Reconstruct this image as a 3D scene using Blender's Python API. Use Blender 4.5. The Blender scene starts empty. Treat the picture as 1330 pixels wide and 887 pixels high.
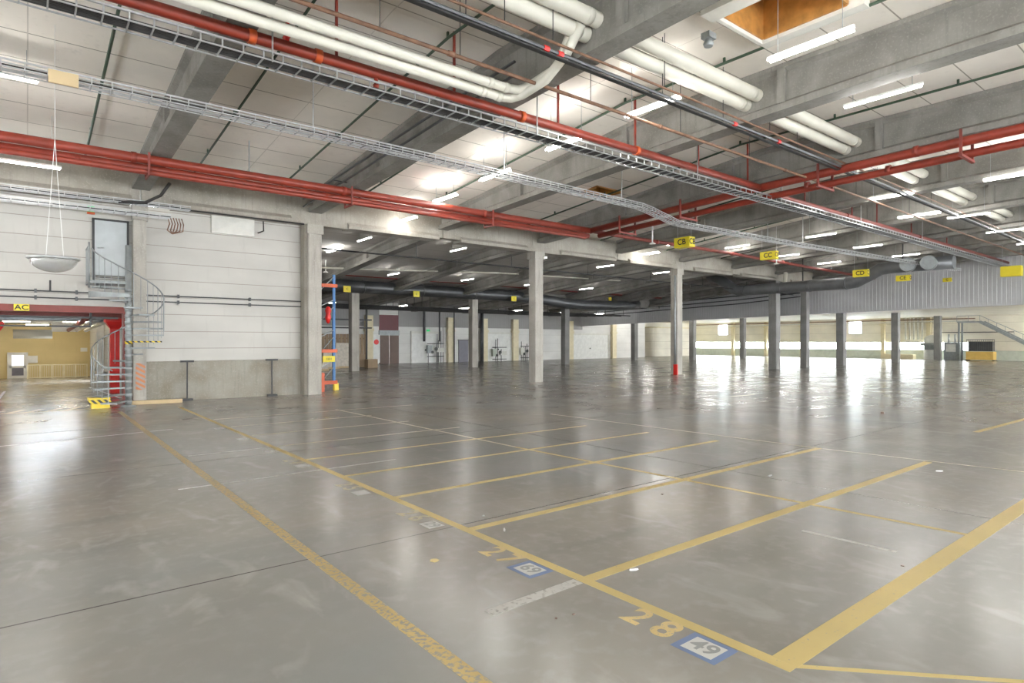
import bpy, bmesh, math, random
from mathutils import Vector, Matrix
random.seed(7)
sc = bpy.context.scene
C = sc.collection
PI = math.pi
# ------------------------------------------------------------------ camera, world, exposure
FPX = 792.0; CH = 2.0; YAW = math.radians(38.5)
cd = bpy.data.cameras.new('camera'); cam = bpy.data.objects.new('camera', cd); C.objects.link(cam)
cd.sensor_width = 36.0; cd.lens = FPX/1330*36.0; cd.clip_end = 400; cd.clip_start = 0.05
cam.location = (0, 0, CH); cam.rotation_euler = (PI/2, 0, -YAW)
sc.camera = cam
sc.view_settings.view_transform = 'Standard'; sc.view_settings.look = 'None'
sc.view_settings.gamma = 1.0; sc.view_settings.use_curve_mapping = False
EXPOSURE = 0.78
SKY = 16.0          # overcast sky through the windows and the open rear of the hall
TUBE = 58.0        # fluorescent tubes
sc.view_settings.exposure = EXPOSURE
w = bpy.data.worlds.new('overcast_sky'); sc.world = w; w.use_nodes = True
bg = w.node_tree.nodes['Background']; bg.inputs[0].default_value = (0.93, 0.97, 1.0, 1); bg.inputs[1].default_value = SKY
try:
    sc.cycles.use_denoising = True
    sc.cycles.max_bounces = 10; sc.cycles.diffuse_bounces = 6; sc.cycles.glossy_bounces = 4
    sc.cycles.sample_clamp_indirect = 6.0; sc.cycles.caustics_reflective = False
    sc.cycles.transparent_max_bounces = 12
except Exception: pass
_c, _s = math.cos(YAW), math.sin(YAW)
def at(u, v, z=0.0):        # photo pixel -> point on a level plane
    a = (u-665)/FPX; b = -(v-443.5)/FPX; t = (z-CH)/b
    return Vector(((a*_c+_s)*t, (-a*_s+_c)*t, z))

# ------------------------------------------------------------------ materials
def nt(name):
    m = bpy.data.materials.new(name); m.use_nodes = True
    t = m.node_tree; b = t.nodes['Principled BSDF']; return m, t, b
def N(t, k, **kw):
    n = t.nodes.new(k)
    for a, v in kw.items(): setattr(n, a, v)
    return n
def plain(name, col, rough=0.6, metal=0.0, var=0.08, scale=3.0):
    m, t, b = nt(name)
    tc = N(t, 'ShaderNodeTexCoord'); no = N(t, 'ShaderNodeTexNoise'); no.inputs['Scale'].default_value = scale; no.inputs['Detail'].default_value = 6
    t.links.new(tc.outputs['Object'], no.inputs['Vector'])
    r = N(t, 'ShaderNodeValToRGB'); r.color_ramp.elements[0].position = .3; r.color_ramp.elements[1].position = .7
    r.color_ramp.elements[0].color = (*[c*(1-var) for c in col], 1); r.color_ramp.elements[1].color = (*[min(1, c*(1+var)) for c in col], 1)
    t.links.new(no.outputs['Fac'], r.inputs['Fac']); t.links.new(r.outputs['Color'], b.inputs['Base Color'])
    b.inputs['Roughness'].default_value = rough; b.inputs['Metallic'].default_value = metal
    return m
def emis(name, col, s):
    m, t, b = nt(name); b.inputs['Base Color'].default_value = (*col, 1)
    b.inputs['Emission Color'].default_value = (*col, 1); b.inputs['Emission Strength'].default_value = s
    return m
def mixc(t, a, b, f, mode='MIX'):
    n = N(t, 'ShaderNodeMix', data_type='RGBA', blend_type=mode)
    for s, v in ((n.inputs[6], a), (n.inputs[7], b), (n.inputs[0], f)):
        if hasattr(v, 'is_output') or hasattr(v, 'links'): t.links.new(v, s)
        elif isinstance(v, tuple): s.default_value = (*v[:3], 1)
        else: s.default_value = v
    return n.outputs[2]
def ramp(t, src, p0, p1, c0=(0,0,0), c1=(1,1,1)):
    r = N(t, 'ShaderNodeValToRGB'); e = r.color_ramp.elements
    e[0].position = p0; e[1].position = p1; e[0].color = (*c0, 1); e[1].color = (*c1, 1)
    t.links.new(src, r.inputs['Fac']); return r.outputs['Color']
def mp(t, scale, loc=(0,0,0)):
    tc = N(t, 'ShaderNodeTexCoord'); m = N(t, 'ShaderNodeMapping'); m.inputs['Scale'].default_value = scale; m.inputs['Location'].default_value = loc
    t.links.new(tc.outputs['Object'], m.inputs['Vector']); return m.outputs['Vector']
def noise(t, vec, sc_, det=5, dist=0.0):
    n = N(t, 'ShaderNodeTexNoise'); n.inputs['Scale'].default_value = sc_; n.inputs['Detail'].default_value = det; n.inputs['Distortion'].default_value = dist
    t.links.new(vec, n.inputs['Vector']); return n.outputs['Fac']
def seam(t, axis, pitch, width, off=0.0):   # 1 on joint lines of the given pitch
    tc = N(t, 'ShaderNodeTexCoord'); sx = N(t, 'ShaderNodeSeparateXYZ'); t.links.new(tc.outputs['Object'], sx.inputs[0])
    a = N(t, 'ShaderNodeMath', operation='ADD'); a.inputs[1].default_value = off+1000*pitch; t.links.new(sx.outputs[axis], a.inputs[0])
    m = N(t, 'ShaderNodeMath', operation='MODULO'); m.inputs[1].default_value = pitch; t.links.new(a.outputs[0], m.inputs[0])
    l = N(t, 'ShaderNodeMath', operation='LESS_THAN'); l.inputs[1].default_value = width; t.links.new(m.outputs[0], l.inputs[0])
    return l.outputs[0]
def bump(t, b, h, s=0.3, d=0.02):
    n = N(t, 'ShaderNodeBump'); n.inputs['Strength'].default_value = s; n.inputs['Distance'].default_value = d
    t.links.new(h, n.inputs['Height']); t.links.new(n.outputs[0], b.inputs['Normal'])
def concrete(name, base, dark, streak=(6, 6, .5), rough=.8):
    m, t, b = nt(name)
    n1 = noise(t, mp(t, (1, 1, 1)), 1.1, 7, .4); n2 = noise(t, mp(t, streak), 1.6, 6); n3 = noise(t, mp(t, (1,1,1)), 22, 4)
    c = mixc(t, dark, base, ramp(t, n1, .3, .62)); c = mixc(t, c, tuple(x*.72 for x in base), ramp(t, n2, .52, .75)); 
    c = mixc(t, c, tuple(min(1, x*1.15) for x in base), ramp(t, n3, .55, .8))
    t.links.new(c, b.inputs['Base Color']); b.inputs['Roughness'].default_value = rough; bump(t, b, n3, .15, .01)
    return m
def panels(name, base, axis, pitch, width=.025, off=0., rough=.6, joint=(.25,.23,.2), axis2=None, pitch2=1, var=.07):
    m, t, b = nt(name)
    n1 = noise(t, mp(t, (.5, .5, 1.0)), .9, 6); c = mixc(t, tuple(x*(1-2*var) for x in base), base, ramp(t, n1, .35, .65))
    n2 = noise(t, mp(t, (3, 3, .4)), 2.0, 5); c = mixc(t, c, tuple(x*.86 for x in base), ramp(t, n2, .58, .8))
    s = seam(t, axis, pitch, width, off)
    c = mixc(t, c, joint, s)
    if axis2 is not None:
        s2 = seam(t, axis2, pitch2, width*.8); c = mixc(t, c, tuple((a+b_)/2 for a, b_ in zip(joint, base)), s2)
    t.links.new(c, b.inputs['Base Color']); b.inputs['Roughness'].default_value = rough
    return m

M = {}
def floor_mat():
    m, t, b = nt('polished_concrete_floor')
    v = mp(t, (1, 1, 1))
    big = noise(t, v, .16, 4, .2); mid = noise(t, v, .75, 5, .3); fine = noise(t, v, 7.0, 6); speck = noise(t, v, 60, 3)
    vs = mp(t, (.35, 2.2, 1)); strk = noise(t, vs, .6, 5, .2)
    c = mixc(t, (.255, .244, .225), (.345, .33, .305), ramp(t, mid, .25, .7))
    c = mixc(t, c, (.325, .285, .235), ramp(t, big, .4, .75))
    c = mixc(t, c, (.225, .213, .195), ramp(t, strk, .48, .85))
    c = mixc(t, c, (.39, .375, .35), ramp(t, fine, .5, .95))
    cool = noise(t, mp(t, (1, 1, 1), (31, 7, 0)), .22, 4, .2); c = mixc(t, c, (.285, .29, .288), ramp(t, cool, .45, .75))
    scuff = noise(t, mp(t, (1.6, .8, 1), (5, 3, 0)), 1.5, 7, .8); c = mixc(t, c, (.43, .42, .395), ramp(t, scuff, .58, .82))
    # saw cuts
    j = seam(t, 1, 5.65, .02, -5.54+5.65); k = seam(t, 0, 11.35, .02, -8.5)
    c = mixc(t, c, (.10, .09, .085), j); c = mixc(t, c, (.12, .11, .10), k)
    t.links.new(c, b.inputs['Base Color'])
    rr = ramp(t, strk, .3, .7, (.17,)*3, (.25,)*3)
    r2 = mixc(t, rr, (.265, .265, .265), ramp(t, mid, .4, .75))
    t.links.new(r2, b.inputs['Roughness']); b.inputs['Specular IOR Level'].default_value = .55
    bump(t, b, noise(t, v, 1.7, 4), .03, .02)
    return m
M['floor'] = floor_mat()
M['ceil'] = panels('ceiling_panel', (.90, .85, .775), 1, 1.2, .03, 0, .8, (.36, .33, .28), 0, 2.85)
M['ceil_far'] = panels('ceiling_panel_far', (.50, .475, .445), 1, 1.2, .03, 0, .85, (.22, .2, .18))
M['clad'] = panels('wall_cladding', (.53, .51, .47), 2, .57, .022, -.05, .55, (.30, .27, .24))
M['cladw'] = panels('white_cladding', (.74, .73, .70), 2, .9, .02, 0, .5, (.5, .48, .45))
M['cream'] = panels('cream_cladding', (.84, .79, .67), 2, 1.0, .03, 0, .55, (.5, .45, .36))
M['palegreen'] = plain('pale_green_render', (.56, .60, .52), .7)
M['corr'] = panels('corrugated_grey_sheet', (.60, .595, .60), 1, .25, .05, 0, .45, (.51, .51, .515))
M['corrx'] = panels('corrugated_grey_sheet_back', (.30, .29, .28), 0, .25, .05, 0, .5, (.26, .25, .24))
M['plinth'] = concrete('plinth_concrete', (.33, .31, .265), (.235, .205, .16))
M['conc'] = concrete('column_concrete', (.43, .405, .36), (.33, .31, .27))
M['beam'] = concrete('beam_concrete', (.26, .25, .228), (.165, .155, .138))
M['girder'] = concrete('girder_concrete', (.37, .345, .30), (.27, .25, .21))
M['red'] = plain('red_paint', (.25, .034, .018), .42, 0, .18, 4)
M['darkred'] = plain('dark_red_paint', (.20, .035, .025), .5, 0, .15, 3)
M['brightred'] = plain('bright_red_paint', (.72, .02, .015), .4)
M['maroon'] = plain('maroon_panel', (.13, .025, .03), .5)
M['brown'] = plain('brown_door', (.13, .08, .06), .5)
M['rust'] = plain('rusty_pipe', (.17, .085, .05), .6, 0, .35, 6)
M['galv'] = plain('galvanised_steel', (.52, .53, .53), .38, .75, .12, 9)
M['galvdull'] = plain('dull_galvanised_steel', (.29, .31, .31), .5, .35, .12, 6)
M['cable'] = plain('black_cable', (.02, .018, .017), .5)
M['black'] = plain('black_metal', (.03, .03, .03), .5)
M['darkduct'] = plain('dark_grey_duct', (.08, .082, .085), .38, .3, .2, 1.5)
M['ductgrey'] = plain('grey_round_duct', (.15, .155, .16), .4, .3, .2, 1.5)
M['duct'] = plain('cream_duct', (.62, .60, .52), .45, 0, .06, 1.5)
M['green'] = plain('green_conduit', (.035, .07, .04), .5)
M['white'] = plain('white_paint', (.75, .75, .72), .45)
M['offwhite'] = plain('off_white_panel', (.66, .65, .60), .5)
M['greydoor'] = plain('grey_steel_door', (.45, .48, .49), .4)
M['purple'] = plain('slate_door', (.16, .155, .19), .45)
M['blue'] = plain('blue_rack_paint', (.03, .14, .36), .4)
M['orange'] = plain('orange_beam_paint', (.55, .09, .02), .45)
M['yellow'] = plain('yellow_paint', (.82, .62, .05), .5)
M['yellowsign'] = plain('yellow_sign', (.80, .66, .03), .5, 0, .03)
M['paleyellow'] = plain('pale_yellow_steel', (.70, .62, .42), .5)
M['crate'] = plain('ochre_crate_paint', (.58, .38, .10), .5)
M['columngrey'] = concrete('dark_and_backlit_column', (.25, .245, .235), (.19, .185, .175))  # backlit shade put into the concrete colour; one second-row column is truly dark
M['timber'] = plain('varnished_timber', (.42, .20, .05), .5, 0, .3, 4)
M['signgreen'] = emis('exit_sign_green', (.02, .5, .14), .35)
M['wood'] = plain('pale_timber', (.55, .42, .24), .6)
M['carton'] = plain('cardboard', (.33, .24, .155), .8)
M['wrap'] = plain('pale_wrapped_goods', (.60, .55, .47), .6, 0, .2, 5)
M['ochre'] = panels('ochre_block_wall', (.66, .53, .27), 2, .4, .015, 0, .75, (.6, .48, .24), None, 1, .05)
M['mirror'] = plain('convex_mirror', (.9, .91, .92), .22, .75, .0)
M['ink'] = plain('black_lettering', (.02, .02, .02), .6)
M['tube'] = emis('fluorescent_tube', (1.0, .98, .94), TUBE)
M['annextube'] = emis('cool_lamp', (.86, .93, 1.0), 95)
M['warmtube'] = emis('warm_lamp', (1.0, .85, .6), 38)
def worn(name, col, amt, sc_=9):
    sc_ *= 3.5
    m, t, b = nt(name)
    n = noise(t, mp(t, (1, 1, 1)), sc_, 6, .2); n2 = noise(t, mp(t, (1,1,1)), .8, 4)
    c = mixc(t, tuple(x*.86 for x in col), col, ramp(t, n2, .35, .65))
    c = mixc(t, c, (.30, .285, .26), ramp(t, n, amt, amt+.12))
    t.links.new(c, b.inputs['Base Color']); b.inputs['Roughness'].default_value = .42
    return m
M['line'] = worn('yellow_floor_paint', (.62, .48, .19), .64)
M['lineworn'] = worn('worn_yellow_floor_paint', (.58, .43, .18), .48, 8)
M['linepale'] = worn('faded_yellow_floor_paint', (.52, .46, .30), .52, 6)
M['whiteline'] = worn('worn_white_floor_paint', (.60, .59, .56), .53, 6)
M['bluepaint'] = worn('blue_floor_paint', (.14, .20, .36), .66)
M['whitebox'] = worn('white_floor_paint', (.62, .62, .60), .68)
M['greyink'] = worn('grey_floor_paint', (.30, .31, .30), .8)
M['digit'] = worn('yellow_digit_paint', (.66, .50, .22), .56, 12)
def stripes(name, a, b_, pitch, ax=(1, 0, 1)):
    m, t, b = nt(name); tc = N(t, 'ShaderNodeTexCoord'); d = N(t, 'ShaderNodeVectorMath', operation='DOT_PRODUCT'); d.inputs[1].default_value = ax
    t.links.new(tc.outputs['Object'], d.inputs[0])
    a1 = N(t, 'ShaderNodeMath', operation='ADD'); a1.inputs[1].default_value = 100*pitch; t.links.new(d.outputs['Value'], a1.inputs[0])
    mo = N(t, 'ShaderNodeMath', operation='MODULO'); mo.inputs[1].default_value = pitch; t.links.new(a1.outputs[0], mo.inputs[0])
    l = N(t, 'ShaderNodeMath', operation='LESS_THAN'); l.inputs[1].default_value = pitch/2; t.links.new(mo.outputs[0], l.inputs[0])
    t.links.new(mixc(t, a, b_, l.outputs[0]), b.inputs['Base Color']); b.inputs['Roughness'].default_value = .5; return m
M['hazard'] = stripes('yellow_black_hazard_tape', (.75, .56, .04), (.03, .03, .03), .16)
M['hazardo'] = stripes('orange_grey_hazard_tape', (.55, .2, .08), (.35, .3, .26), .16, (.6, .6, 1))
def glass():
    m, t, b = nt('window_glass'); out = t.nodes['Material Output']
    tr = N(t, 'ShaderNodeBsdfTransparent'); tr.inputs[0].default_value = (.96, .98, .97, 1); gl = N(t, 'ShaderNodeBsdfGlossy'); gl.inputs['Roughness'].default_value = .03
    mx = N(t, 'ShaderNodeMixShader'); mx.inputs[0].default_value = .06
    t.links.new(tr.outputs[0], mx.inputs[1]); t.links.new(gl.outputs[0], mx.inputs[2]); t.links.new(mx.outputs[0], out.inputs['Surface']); return m
M['glass'] = glass()

# ------------------------------------------------------------------ mesh helpers
class MB:
    def __init__(s): s.bm = bmesh.new()
    def box(s, x0, x1, y0, y1, z0, z1):
        v = [s.bm.verts.new(p) for p in ((x0,y0,z0),(x1,y0,z0),(x1,y1,z0),(x0,y1,z0),(x0,y0,z1),(x1,y0,z1),(x1,y1,z1),(x0,y1,z1))]
        for f in ((0,3,2,1),(4,5,6,7),(0,1,5,4),(1,2,6,5),(2,3,7,6),(3,0,4,7)): s.bm.faces.new([v[i] for i in f])
        return s
    def quad(s, *P):
        s.bm.faces.new([s.bm.verts.new(p) for p in P]); return s
    def prism(s, prof, a, b):        # prof: list of (p,q); a,b: functions giving 3-D points for each end
        A = [s.bm.verts.new(a(*p)) for p in prof]; B = [s.bm.verts.new(b(*p)) for p in prof]; n = len(prof)
        for i in range(n): s.bm.faces.new((A[i], A[(i+1) % n], B[(i+1) % n], B[i]))
        s.bm.faces.new(A[::-1]); s.bm.faces.new(B); return s
    def tube(s, pts, r, seg=10, sub=None):
        pts = [Vector(p) for p in pts]; rings = []
        for i, p in enumerate(pts):
            if i == 0: d = pts[1]-p
            elif i == len(pts)-1: d = p-pts[i-1]
            else: d = (pts[i+1]-p).normalized()+(p-pts[i-1]).normalized()
            d.normalize(); up = Vector((0,0,1)) if abs(d.z) < .95 else Vector((0,1,0))
            x = d.cross(up).normalized(); y = x.cross(d).normalized(); k = 1.0
            if 0 < i < len(pts)-1:
                cs = (pts[i+1]-p).normalized().dot((p-pts[i-1]).normalized()); k = 1/max(.5, math.sqrt(max(.01, (1+cs)/2)))
            rr = r[i] if isinstance(r, (list, tuple)) else r
            rings.append([s.bm.verts.new(p+(x*math.cos(2*PI*j/seg)+y*math.sin(2*PI*j/seg))*rr) for j in range(seg)])
        for A, B in zip(rings, rings[1:]):
            for j in range(seg):
                f = s.bm.faces.new((A[j], B[j], B[(j+1) % seg], A[(j+1) % seg])); f.smooth = seg > 6
        s.bm.faces.new(rings[0]); s.bm.faces.new(rings[-1][::-1]); return s
    def bar(s, p, q, w, h=None):      # rectangular bar between two points
        h = h or w; p = Vector(p); q = Vector(q); d = (q-p).normalized(); up = Vector((0,0,1)) if abs(d.z) < .95 else Vector((0,1,0))
        x = d.cross(up).normalized()*w/2; y = x.cross(d).normalized()*h/2
        s.prism([(-1,-1),(1,-1),(1,1),(-1,1)], lambda a, b: p+x*a+y*b, lambda a, b: q+x*a+y*b); return s
    def lathe(s, prof, c=(0,0,0), seg=24):
        rings = []
        for r, z in prof: rings.append([s.bm.verts.new((c[0]+r*math.cos(2*PI*j/seg), c[1]+r*math.sin(2*PI*j/seg), c[2]+z)) for j in range(seg)])
        for A, B in zip(rings, rings[1:]):
            for j in range(seg):
                f = s.bm.faces.new((A[j], A[(j+1) % seg], B[(j+1) % seg], B[j])); f.smooth = True
        s.bm.faces.new(rings[0][::-1]); s.bm.faces.new(rings[-1]); return s
    def build(s, name, mat, parent=None, loc=None):
        bmesh.ops.recalc_face_normals(s.bm, faces=s.bm.faces)
        me = bpy.data.meshes.new(name); 
        if loc is not None: bmesh.ops.translate(s.bm, verts=s.bm.verts, vec=-Vector(loc))
        s.bm.to_mesh(me); s.bm.free(); me.materials.append(M[mat] if isinstance(mat, str) else mat)
        o = bpy.data.objects.new(name, me); C.objects.link(o)
        if loc is not None and parent is None: o.location = loc
        if parent: o.parent = parent
        return o
def tag(o, label, cat, group=None):
    o['label'] = label; o['category'] = cat
    if group: o['group'] = group
    return o
def thing(name, label, cat, loc=(0,0,0), rz=0, group=None):
    o = bpy.data.objects.new(name, None); C.objects.link(o); o.location = loc; o.rotation_euler = (0,0,rz); o.empty_display_size = .1
    return tag(o, label, cat, group)
def struct(o): o['kind'] = 'structure'; return o
def dup(root, loc, label, rz=None, group=None):
    r = root.copy(); C.objects.link(r); r.location = loc; r['label'] = label
    if rz is not None: r.rotation_euler = (0,0,rz)
    if group: r['group'] = group
    for ch in list(root.children):
        c = ch.copy(); C.objects.link(c); c.parent = r
        for g in ch.children:
            d = g.copy(); C.objects.link(d); d.parent = c
    return r
def text(name, s_, size, mat, parent=None, loc=(0,0,0), rot=(0,0,0), ex=.004, bold=0, sx=1.0):
    cu = bpy.data.curves.new(name, 'FONT'); cu.body = s_; cu.size = size; cu.extrude = ex; cu.align_x = 'CENTER'; cu.align_y = 'CENTER'; cu.offset = bold
    t = bpy.data.objects.new(name, cu); C.objects.link(t); bpy.context.view_layer.update()
    me = bpy.data.meshes.new_from_object(t.evaluated_get(bpy.context.evaluated_depsgraph_get()))
    bpy.data.objects.remove(t); me.materials.clear(); me.materials.append(M[mat])
    for v in me.vertices: v.co.x *= sx
    o = bpy.data.objects.new(name, me); C.objects.link(o); o.location = loc; o.rotation_euler = rot
    if parent: o.parent = parent
    return o
ORD = ['first','second','third','fourth','fifth','sixth','seventh','eighth','ninth','tenth','eleventh','twelfth','thirteenth','fourteenth','fifteenth','sixteenth']

# ------------------------------------------------------------------ profile of the pitched roof
def interp(P, y):
    if y <= P[0][0]: return P[0][1]
    for (a, za), (b, zb) in zip(P, P[1:]):
        if y <= b: return za+(zb-za)*(y-a)/(b-a)
    return P[-1][1]
ZC = [(-16, 8.6), (11, 8.6), (23.1, 7.5)]
ZB = [(-16, 7.55), (5, 7.53), (9, 7.42), (13, 7.28), (22.4, 6.85)]
ZCF = [(23.1, 7.5), (39, 6.1), (50, 5.5)]
ZBF = [(23.3, 6.62), (28, 6.35), (39, 5.35), (50, 4.75)]
XF = 49.8       # hanging corrugated wall
XW = 80.0       # window wall
def xs_ratio(u, Y):  # world X of photo column u on plane y=Y
    a = (u-665)/FPX; return Y*(a*_c+_s)/(-a*_s+_c)

# ------------------------------------------------------------------ setting
b = MB(); b.box(-14, XW, -16, 23.3, -.2, 0); b.box(4.0, XW, 23.3, 60, -.2, 0)
struct(b.build('floor', 'floor'))
b = MB(); YR = [23.3, 24.2, 27, 30, 50, 60.6]; ZR = [0, -.01, -.08, -.18, -.8, -.8]
for (ya, za), (yb, zb) in zip(zip(YR, ZR), list(zip(YR, ZR))[1:]):
    b.prism([(-6, 0), (4.0, 0), (4.0, -.2), (-6, -.2)], lambda x, z, y=ya, k=za: (x, y, z+k), lambda x, z, y=yb, k=zb: (x, y, z+k))
o = struct(b.build('floor_ramp', 'floor'))
def ramp_z(y): return interp(list(zip(YR, ZR)), y)
def sheet(P, x0, x1, th=.2, hole=None):
    b = MB()
    for (ya, za), (yb, zb) in zip(P, P[1:]):
        b.prism([(x0, 0), (x1, 0), (x1, th), (x0, th)], lambda x, z, y=ya, k=za: (x, y, z+k), lambda x, z, y=yb, k=zb: (x, y, z+k))
    return b
# skylight opening X 10.95..12.35, Y 5.3..6.9 and a second at X 17.4..18.9, Y 17..18.2
SKX0, SKX1, SKY0, SKY1 = 10.85, 12.4, 5.2, 6.9
b = MB()
def slab(x0, x1, y0, y1, P=ZC):
    ys = [y0]+[y for y, z in P if y0 < y < y1]+[y1]
    for ya, yb in zip(ys, ys[1:]):
        b.prism([(x0, 0), (x1, 0), (x1, .2), (x0, .2)], lambda x, z: (x, ya, z+interp(P, ya)), lambda x, z: (x, yb, z+interp(P, yb)))
e_ = .04
slab(-14, SKX0-e_, -16, 23.1); slab(SKX1+e_, 17.41, -16, 23.1); slab(SKX0-e_, SKX1+e_, -16, SKY0-e_); slab(SKX0-e_, SKX1+e_, SKY1+e_, 23.1)
slab(17.41, 18.84, -16, 16.56); slab(17.41, 18.84, 17.74, 23.1); slab(18.84, XF+.3, -16, 23.1)
struct(b.build('ceiling', 'ceil'))
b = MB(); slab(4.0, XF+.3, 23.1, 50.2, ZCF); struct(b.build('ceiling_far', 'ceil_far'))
b = MB(); b.box(XF+.1, XW+.3, -16, 60.2, 4.75, 4.95); struct(b.build('ceiling_low', 'cream'))
b = MB(); b.box(-6, 4.0, 23.6, 60.6, 3.35, 3.5); struct(b.build('ceiling_ramp', 'galvdull'))
# left wall of the hall, facing the camera, over a drive-through opening
b = MB(); b.box(-14, -5, 23.2, 23.5, 0, 6.4); b.box(-5, 2.62, 23.2, 23.5, 3.05, 6.4); b.box(2.62, 8.3, 23.2, 23.5, 1.32, 6.45)
struct(b.build('wall_left', 'clad'))
b = MB(); b.box(2.62, 8.3, 23.12, 23.5, 0, 1.3); b.box(2.62, 8.3, 23.08, 23.5, 1.3, 1.34); struct(b.build('trim_1', 'plinth'))
b = MB(); b.box(-5.0, 2.62, 23.05, 23.5, 2.9, 3.1); b.box(2.42, 2.62, 23.05, 23.5, 0, 2.9); b.box(-5.2, -5, 23.05, 23.5, 0, 3.1)
struct(b.build('trim_2', 'darkred'))
# unseen side and rear walls, low gaps between piers added for daylight fill
b = MB(); b.box(-14.3, -14, -16, 23.5, .9, 8.7)
for y in (-16, -8, 0, 8, 16, 23): b.box(-14.3, -14, y, y+.5, 0, .9)
struct(b.build('wall_west', 'cladw'))
b = MB(); b.box(-14.3, XF, -16.3, -16, 3.0, 8.7); b.box(XF, XW+.3, -16.3, -16, 4.4, 8.7)
x = -14.0
while x < XW: b.box(x, x+.6, -16.3, -16, 0, 4.4); x += 8
struct(b.build('wall_rear', 'cladw'))
# room behind the opening
b = MB(); b.box(-6, 4.2, 60.0, 60.3, -1.0, 3.5); struct(b.build('wall_ramp_end', 'ochre'))
b = MB(); b.box(4.0, 4.3, 23.5, 27, -.3, 6.6); b.box(4.0, 4.3, 27, 52, -1, 3.5); b.box(4.0, 4.3, 27, 50.2, 3.5, 7.4); b.box(4.0, 4.3, 54, 60.3, -1, 3.5); struct(b.build('wall_ramp_right', 'cladw'))
b = MB(); b.box(-6.3, -6, 23.5, 60.3, -1, 3.5); struct(b.build('wall_ramp_left', 'cladw'))
# back wall
b = MB(); b.box(4.0, 24.6, 50, 50.3, 0, 3.35); b.box(26.5, 61, 50, 50.3, 0, 3.35); b.box(24.6, 26.5, 50, 50.3, 4.4, 5.6)
b.box(XF+.3, 61, 50, 50.3, 3.35, 4.8); b.box(61, 61.3, 50, 56, 0, 4.8); struct(b.build('wall_back', 'cladw'))
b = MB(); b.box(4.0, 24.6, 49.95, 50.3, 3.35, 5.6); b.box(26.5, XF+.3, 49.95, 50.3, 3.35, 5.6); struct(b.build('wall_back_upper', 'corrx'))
b = MB(); b.box(61.3, XW, 56, 56.3, 0, 4.8); struct(b.build('wall_far', 'cream'))
# hanging corrugated wall
b = MB()
FB_ = [(-16, 4.45), (10, 4.36), (24.3, 4.21), (34.7, 4.04), (50, 3.74)]
for (ya, za), (yb, zb) in zip(FB_, FB_[1:]):
    yt = [ya]+[y for y, z in ZC+ZCF if ya < y < yb]+[yb]
    for y0, y1 in zip(yt, yt[1:]):
        f = lambda y: interp(ZC if y < 23.1 else ZCF, y)+.05
        g = lambda y: interp(FB_, y)
        b.prism([(0, 0), (.2, 0), (.2, 1), (0, 1)], lambda x, k: (XF+x, y0, g(y0)*(1-k)+f(y0)*k), lambda x, k: (XF+x, y1, g(y1)*(1-k)+f(y1)*k))
# corrugation ribs
y = -2.0
while y < 49.5:
    zt = interp(ZC if y < 23.1 else ZCF, y); b.box(XF-.03, XF, y, y+.1, interp(FB_, y)+.02, zt); y += .25
struct(b.build('wall_hanging', 'corr'))
# window wall (right): sill wall, band of windows, upper wall
WY = [56-5.04*i for i in range(0, 9)]    # 56 ... 15.7
posts_y = [49.0, 44.0, 39.0, 34.2, 29.3, 24.6]
b = MB(); b.box(XW, XW+.3, -16, 56.3, 0, 1.0); struct(b.build('wall_right', 'palegreen'))
b = MB(); b.box(XW, XW+.3, 12, 20.8, 1.0, 4.8); b.box(XW, XW+.3, -16, 12, 3.6, 4.8); b.box(XW, XW+.3, 20.8, 56.3, 1.95, 3.0)  # gap in the unseen near stretch added to brighten the low zone
ups = [(50.05, 51.6), (31.8, 33.3)]
yy = 20.8
for a_, c_ in sorted(ups): b.box(XW, XW+.3, yy, a_, 3.0, 4.45); yy = c_
b.box(XW, XW+.3, yy, 56.3, 3.0, 4.45); b.box(XW, XW+.3, 20.8, 56.3, 4.45, 4.8); struct(b.build('wall_right_upper', 'cream'))
wn = 1
edges = [20.8]+sorted(posts_y)+[56.0]
for a_, c_ in zip(edges, edges[1:]):
    f = MB(); y0, y1 = a_+.2, c_-.2
    f.box(XW+.02, XW+.2, a_ if a_ == 20.8 else a_-.02, y0, 1.0, 1.95); f.box(XW+.02, XW+.2, y1, c_, 1.0, 1.95); f.box(XW+.02, XW+.2, y0, y1, 1.0, 1.05); f.box(XW+.02, XW+.2, y0, y1, 1.9, 1.95)
    w_ = struct(f.build('window_%d' % wn, 'offwhite')); wn += 1
    MB().box(XW+.1, XW+.12, y0, y1, 1.05, 1.9).build('pane', 'glass', w_)
for a_, c_ in ups:
    f = MB(); f.box(XW-.03, XW+.2, a_-.12, a_, 2.88, 4.5); f.box(XW-.03, XW+.2, c_, c_+.12, 2.88, 4.5); f.box(XW-.03, XW+.2, a_, c_, 2.88, 3.0); f.box(XW-.03, XW+.2, a_, c_, 4.4, 4.5)
    w_ = struct(f.build('window_%d' % wn, 'offwhite')); wn += 1
    MB().box(XW+.1, XW+.12, a_, c_, 3.0, 4.4).build('pane', 'glass', w_)

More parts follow.
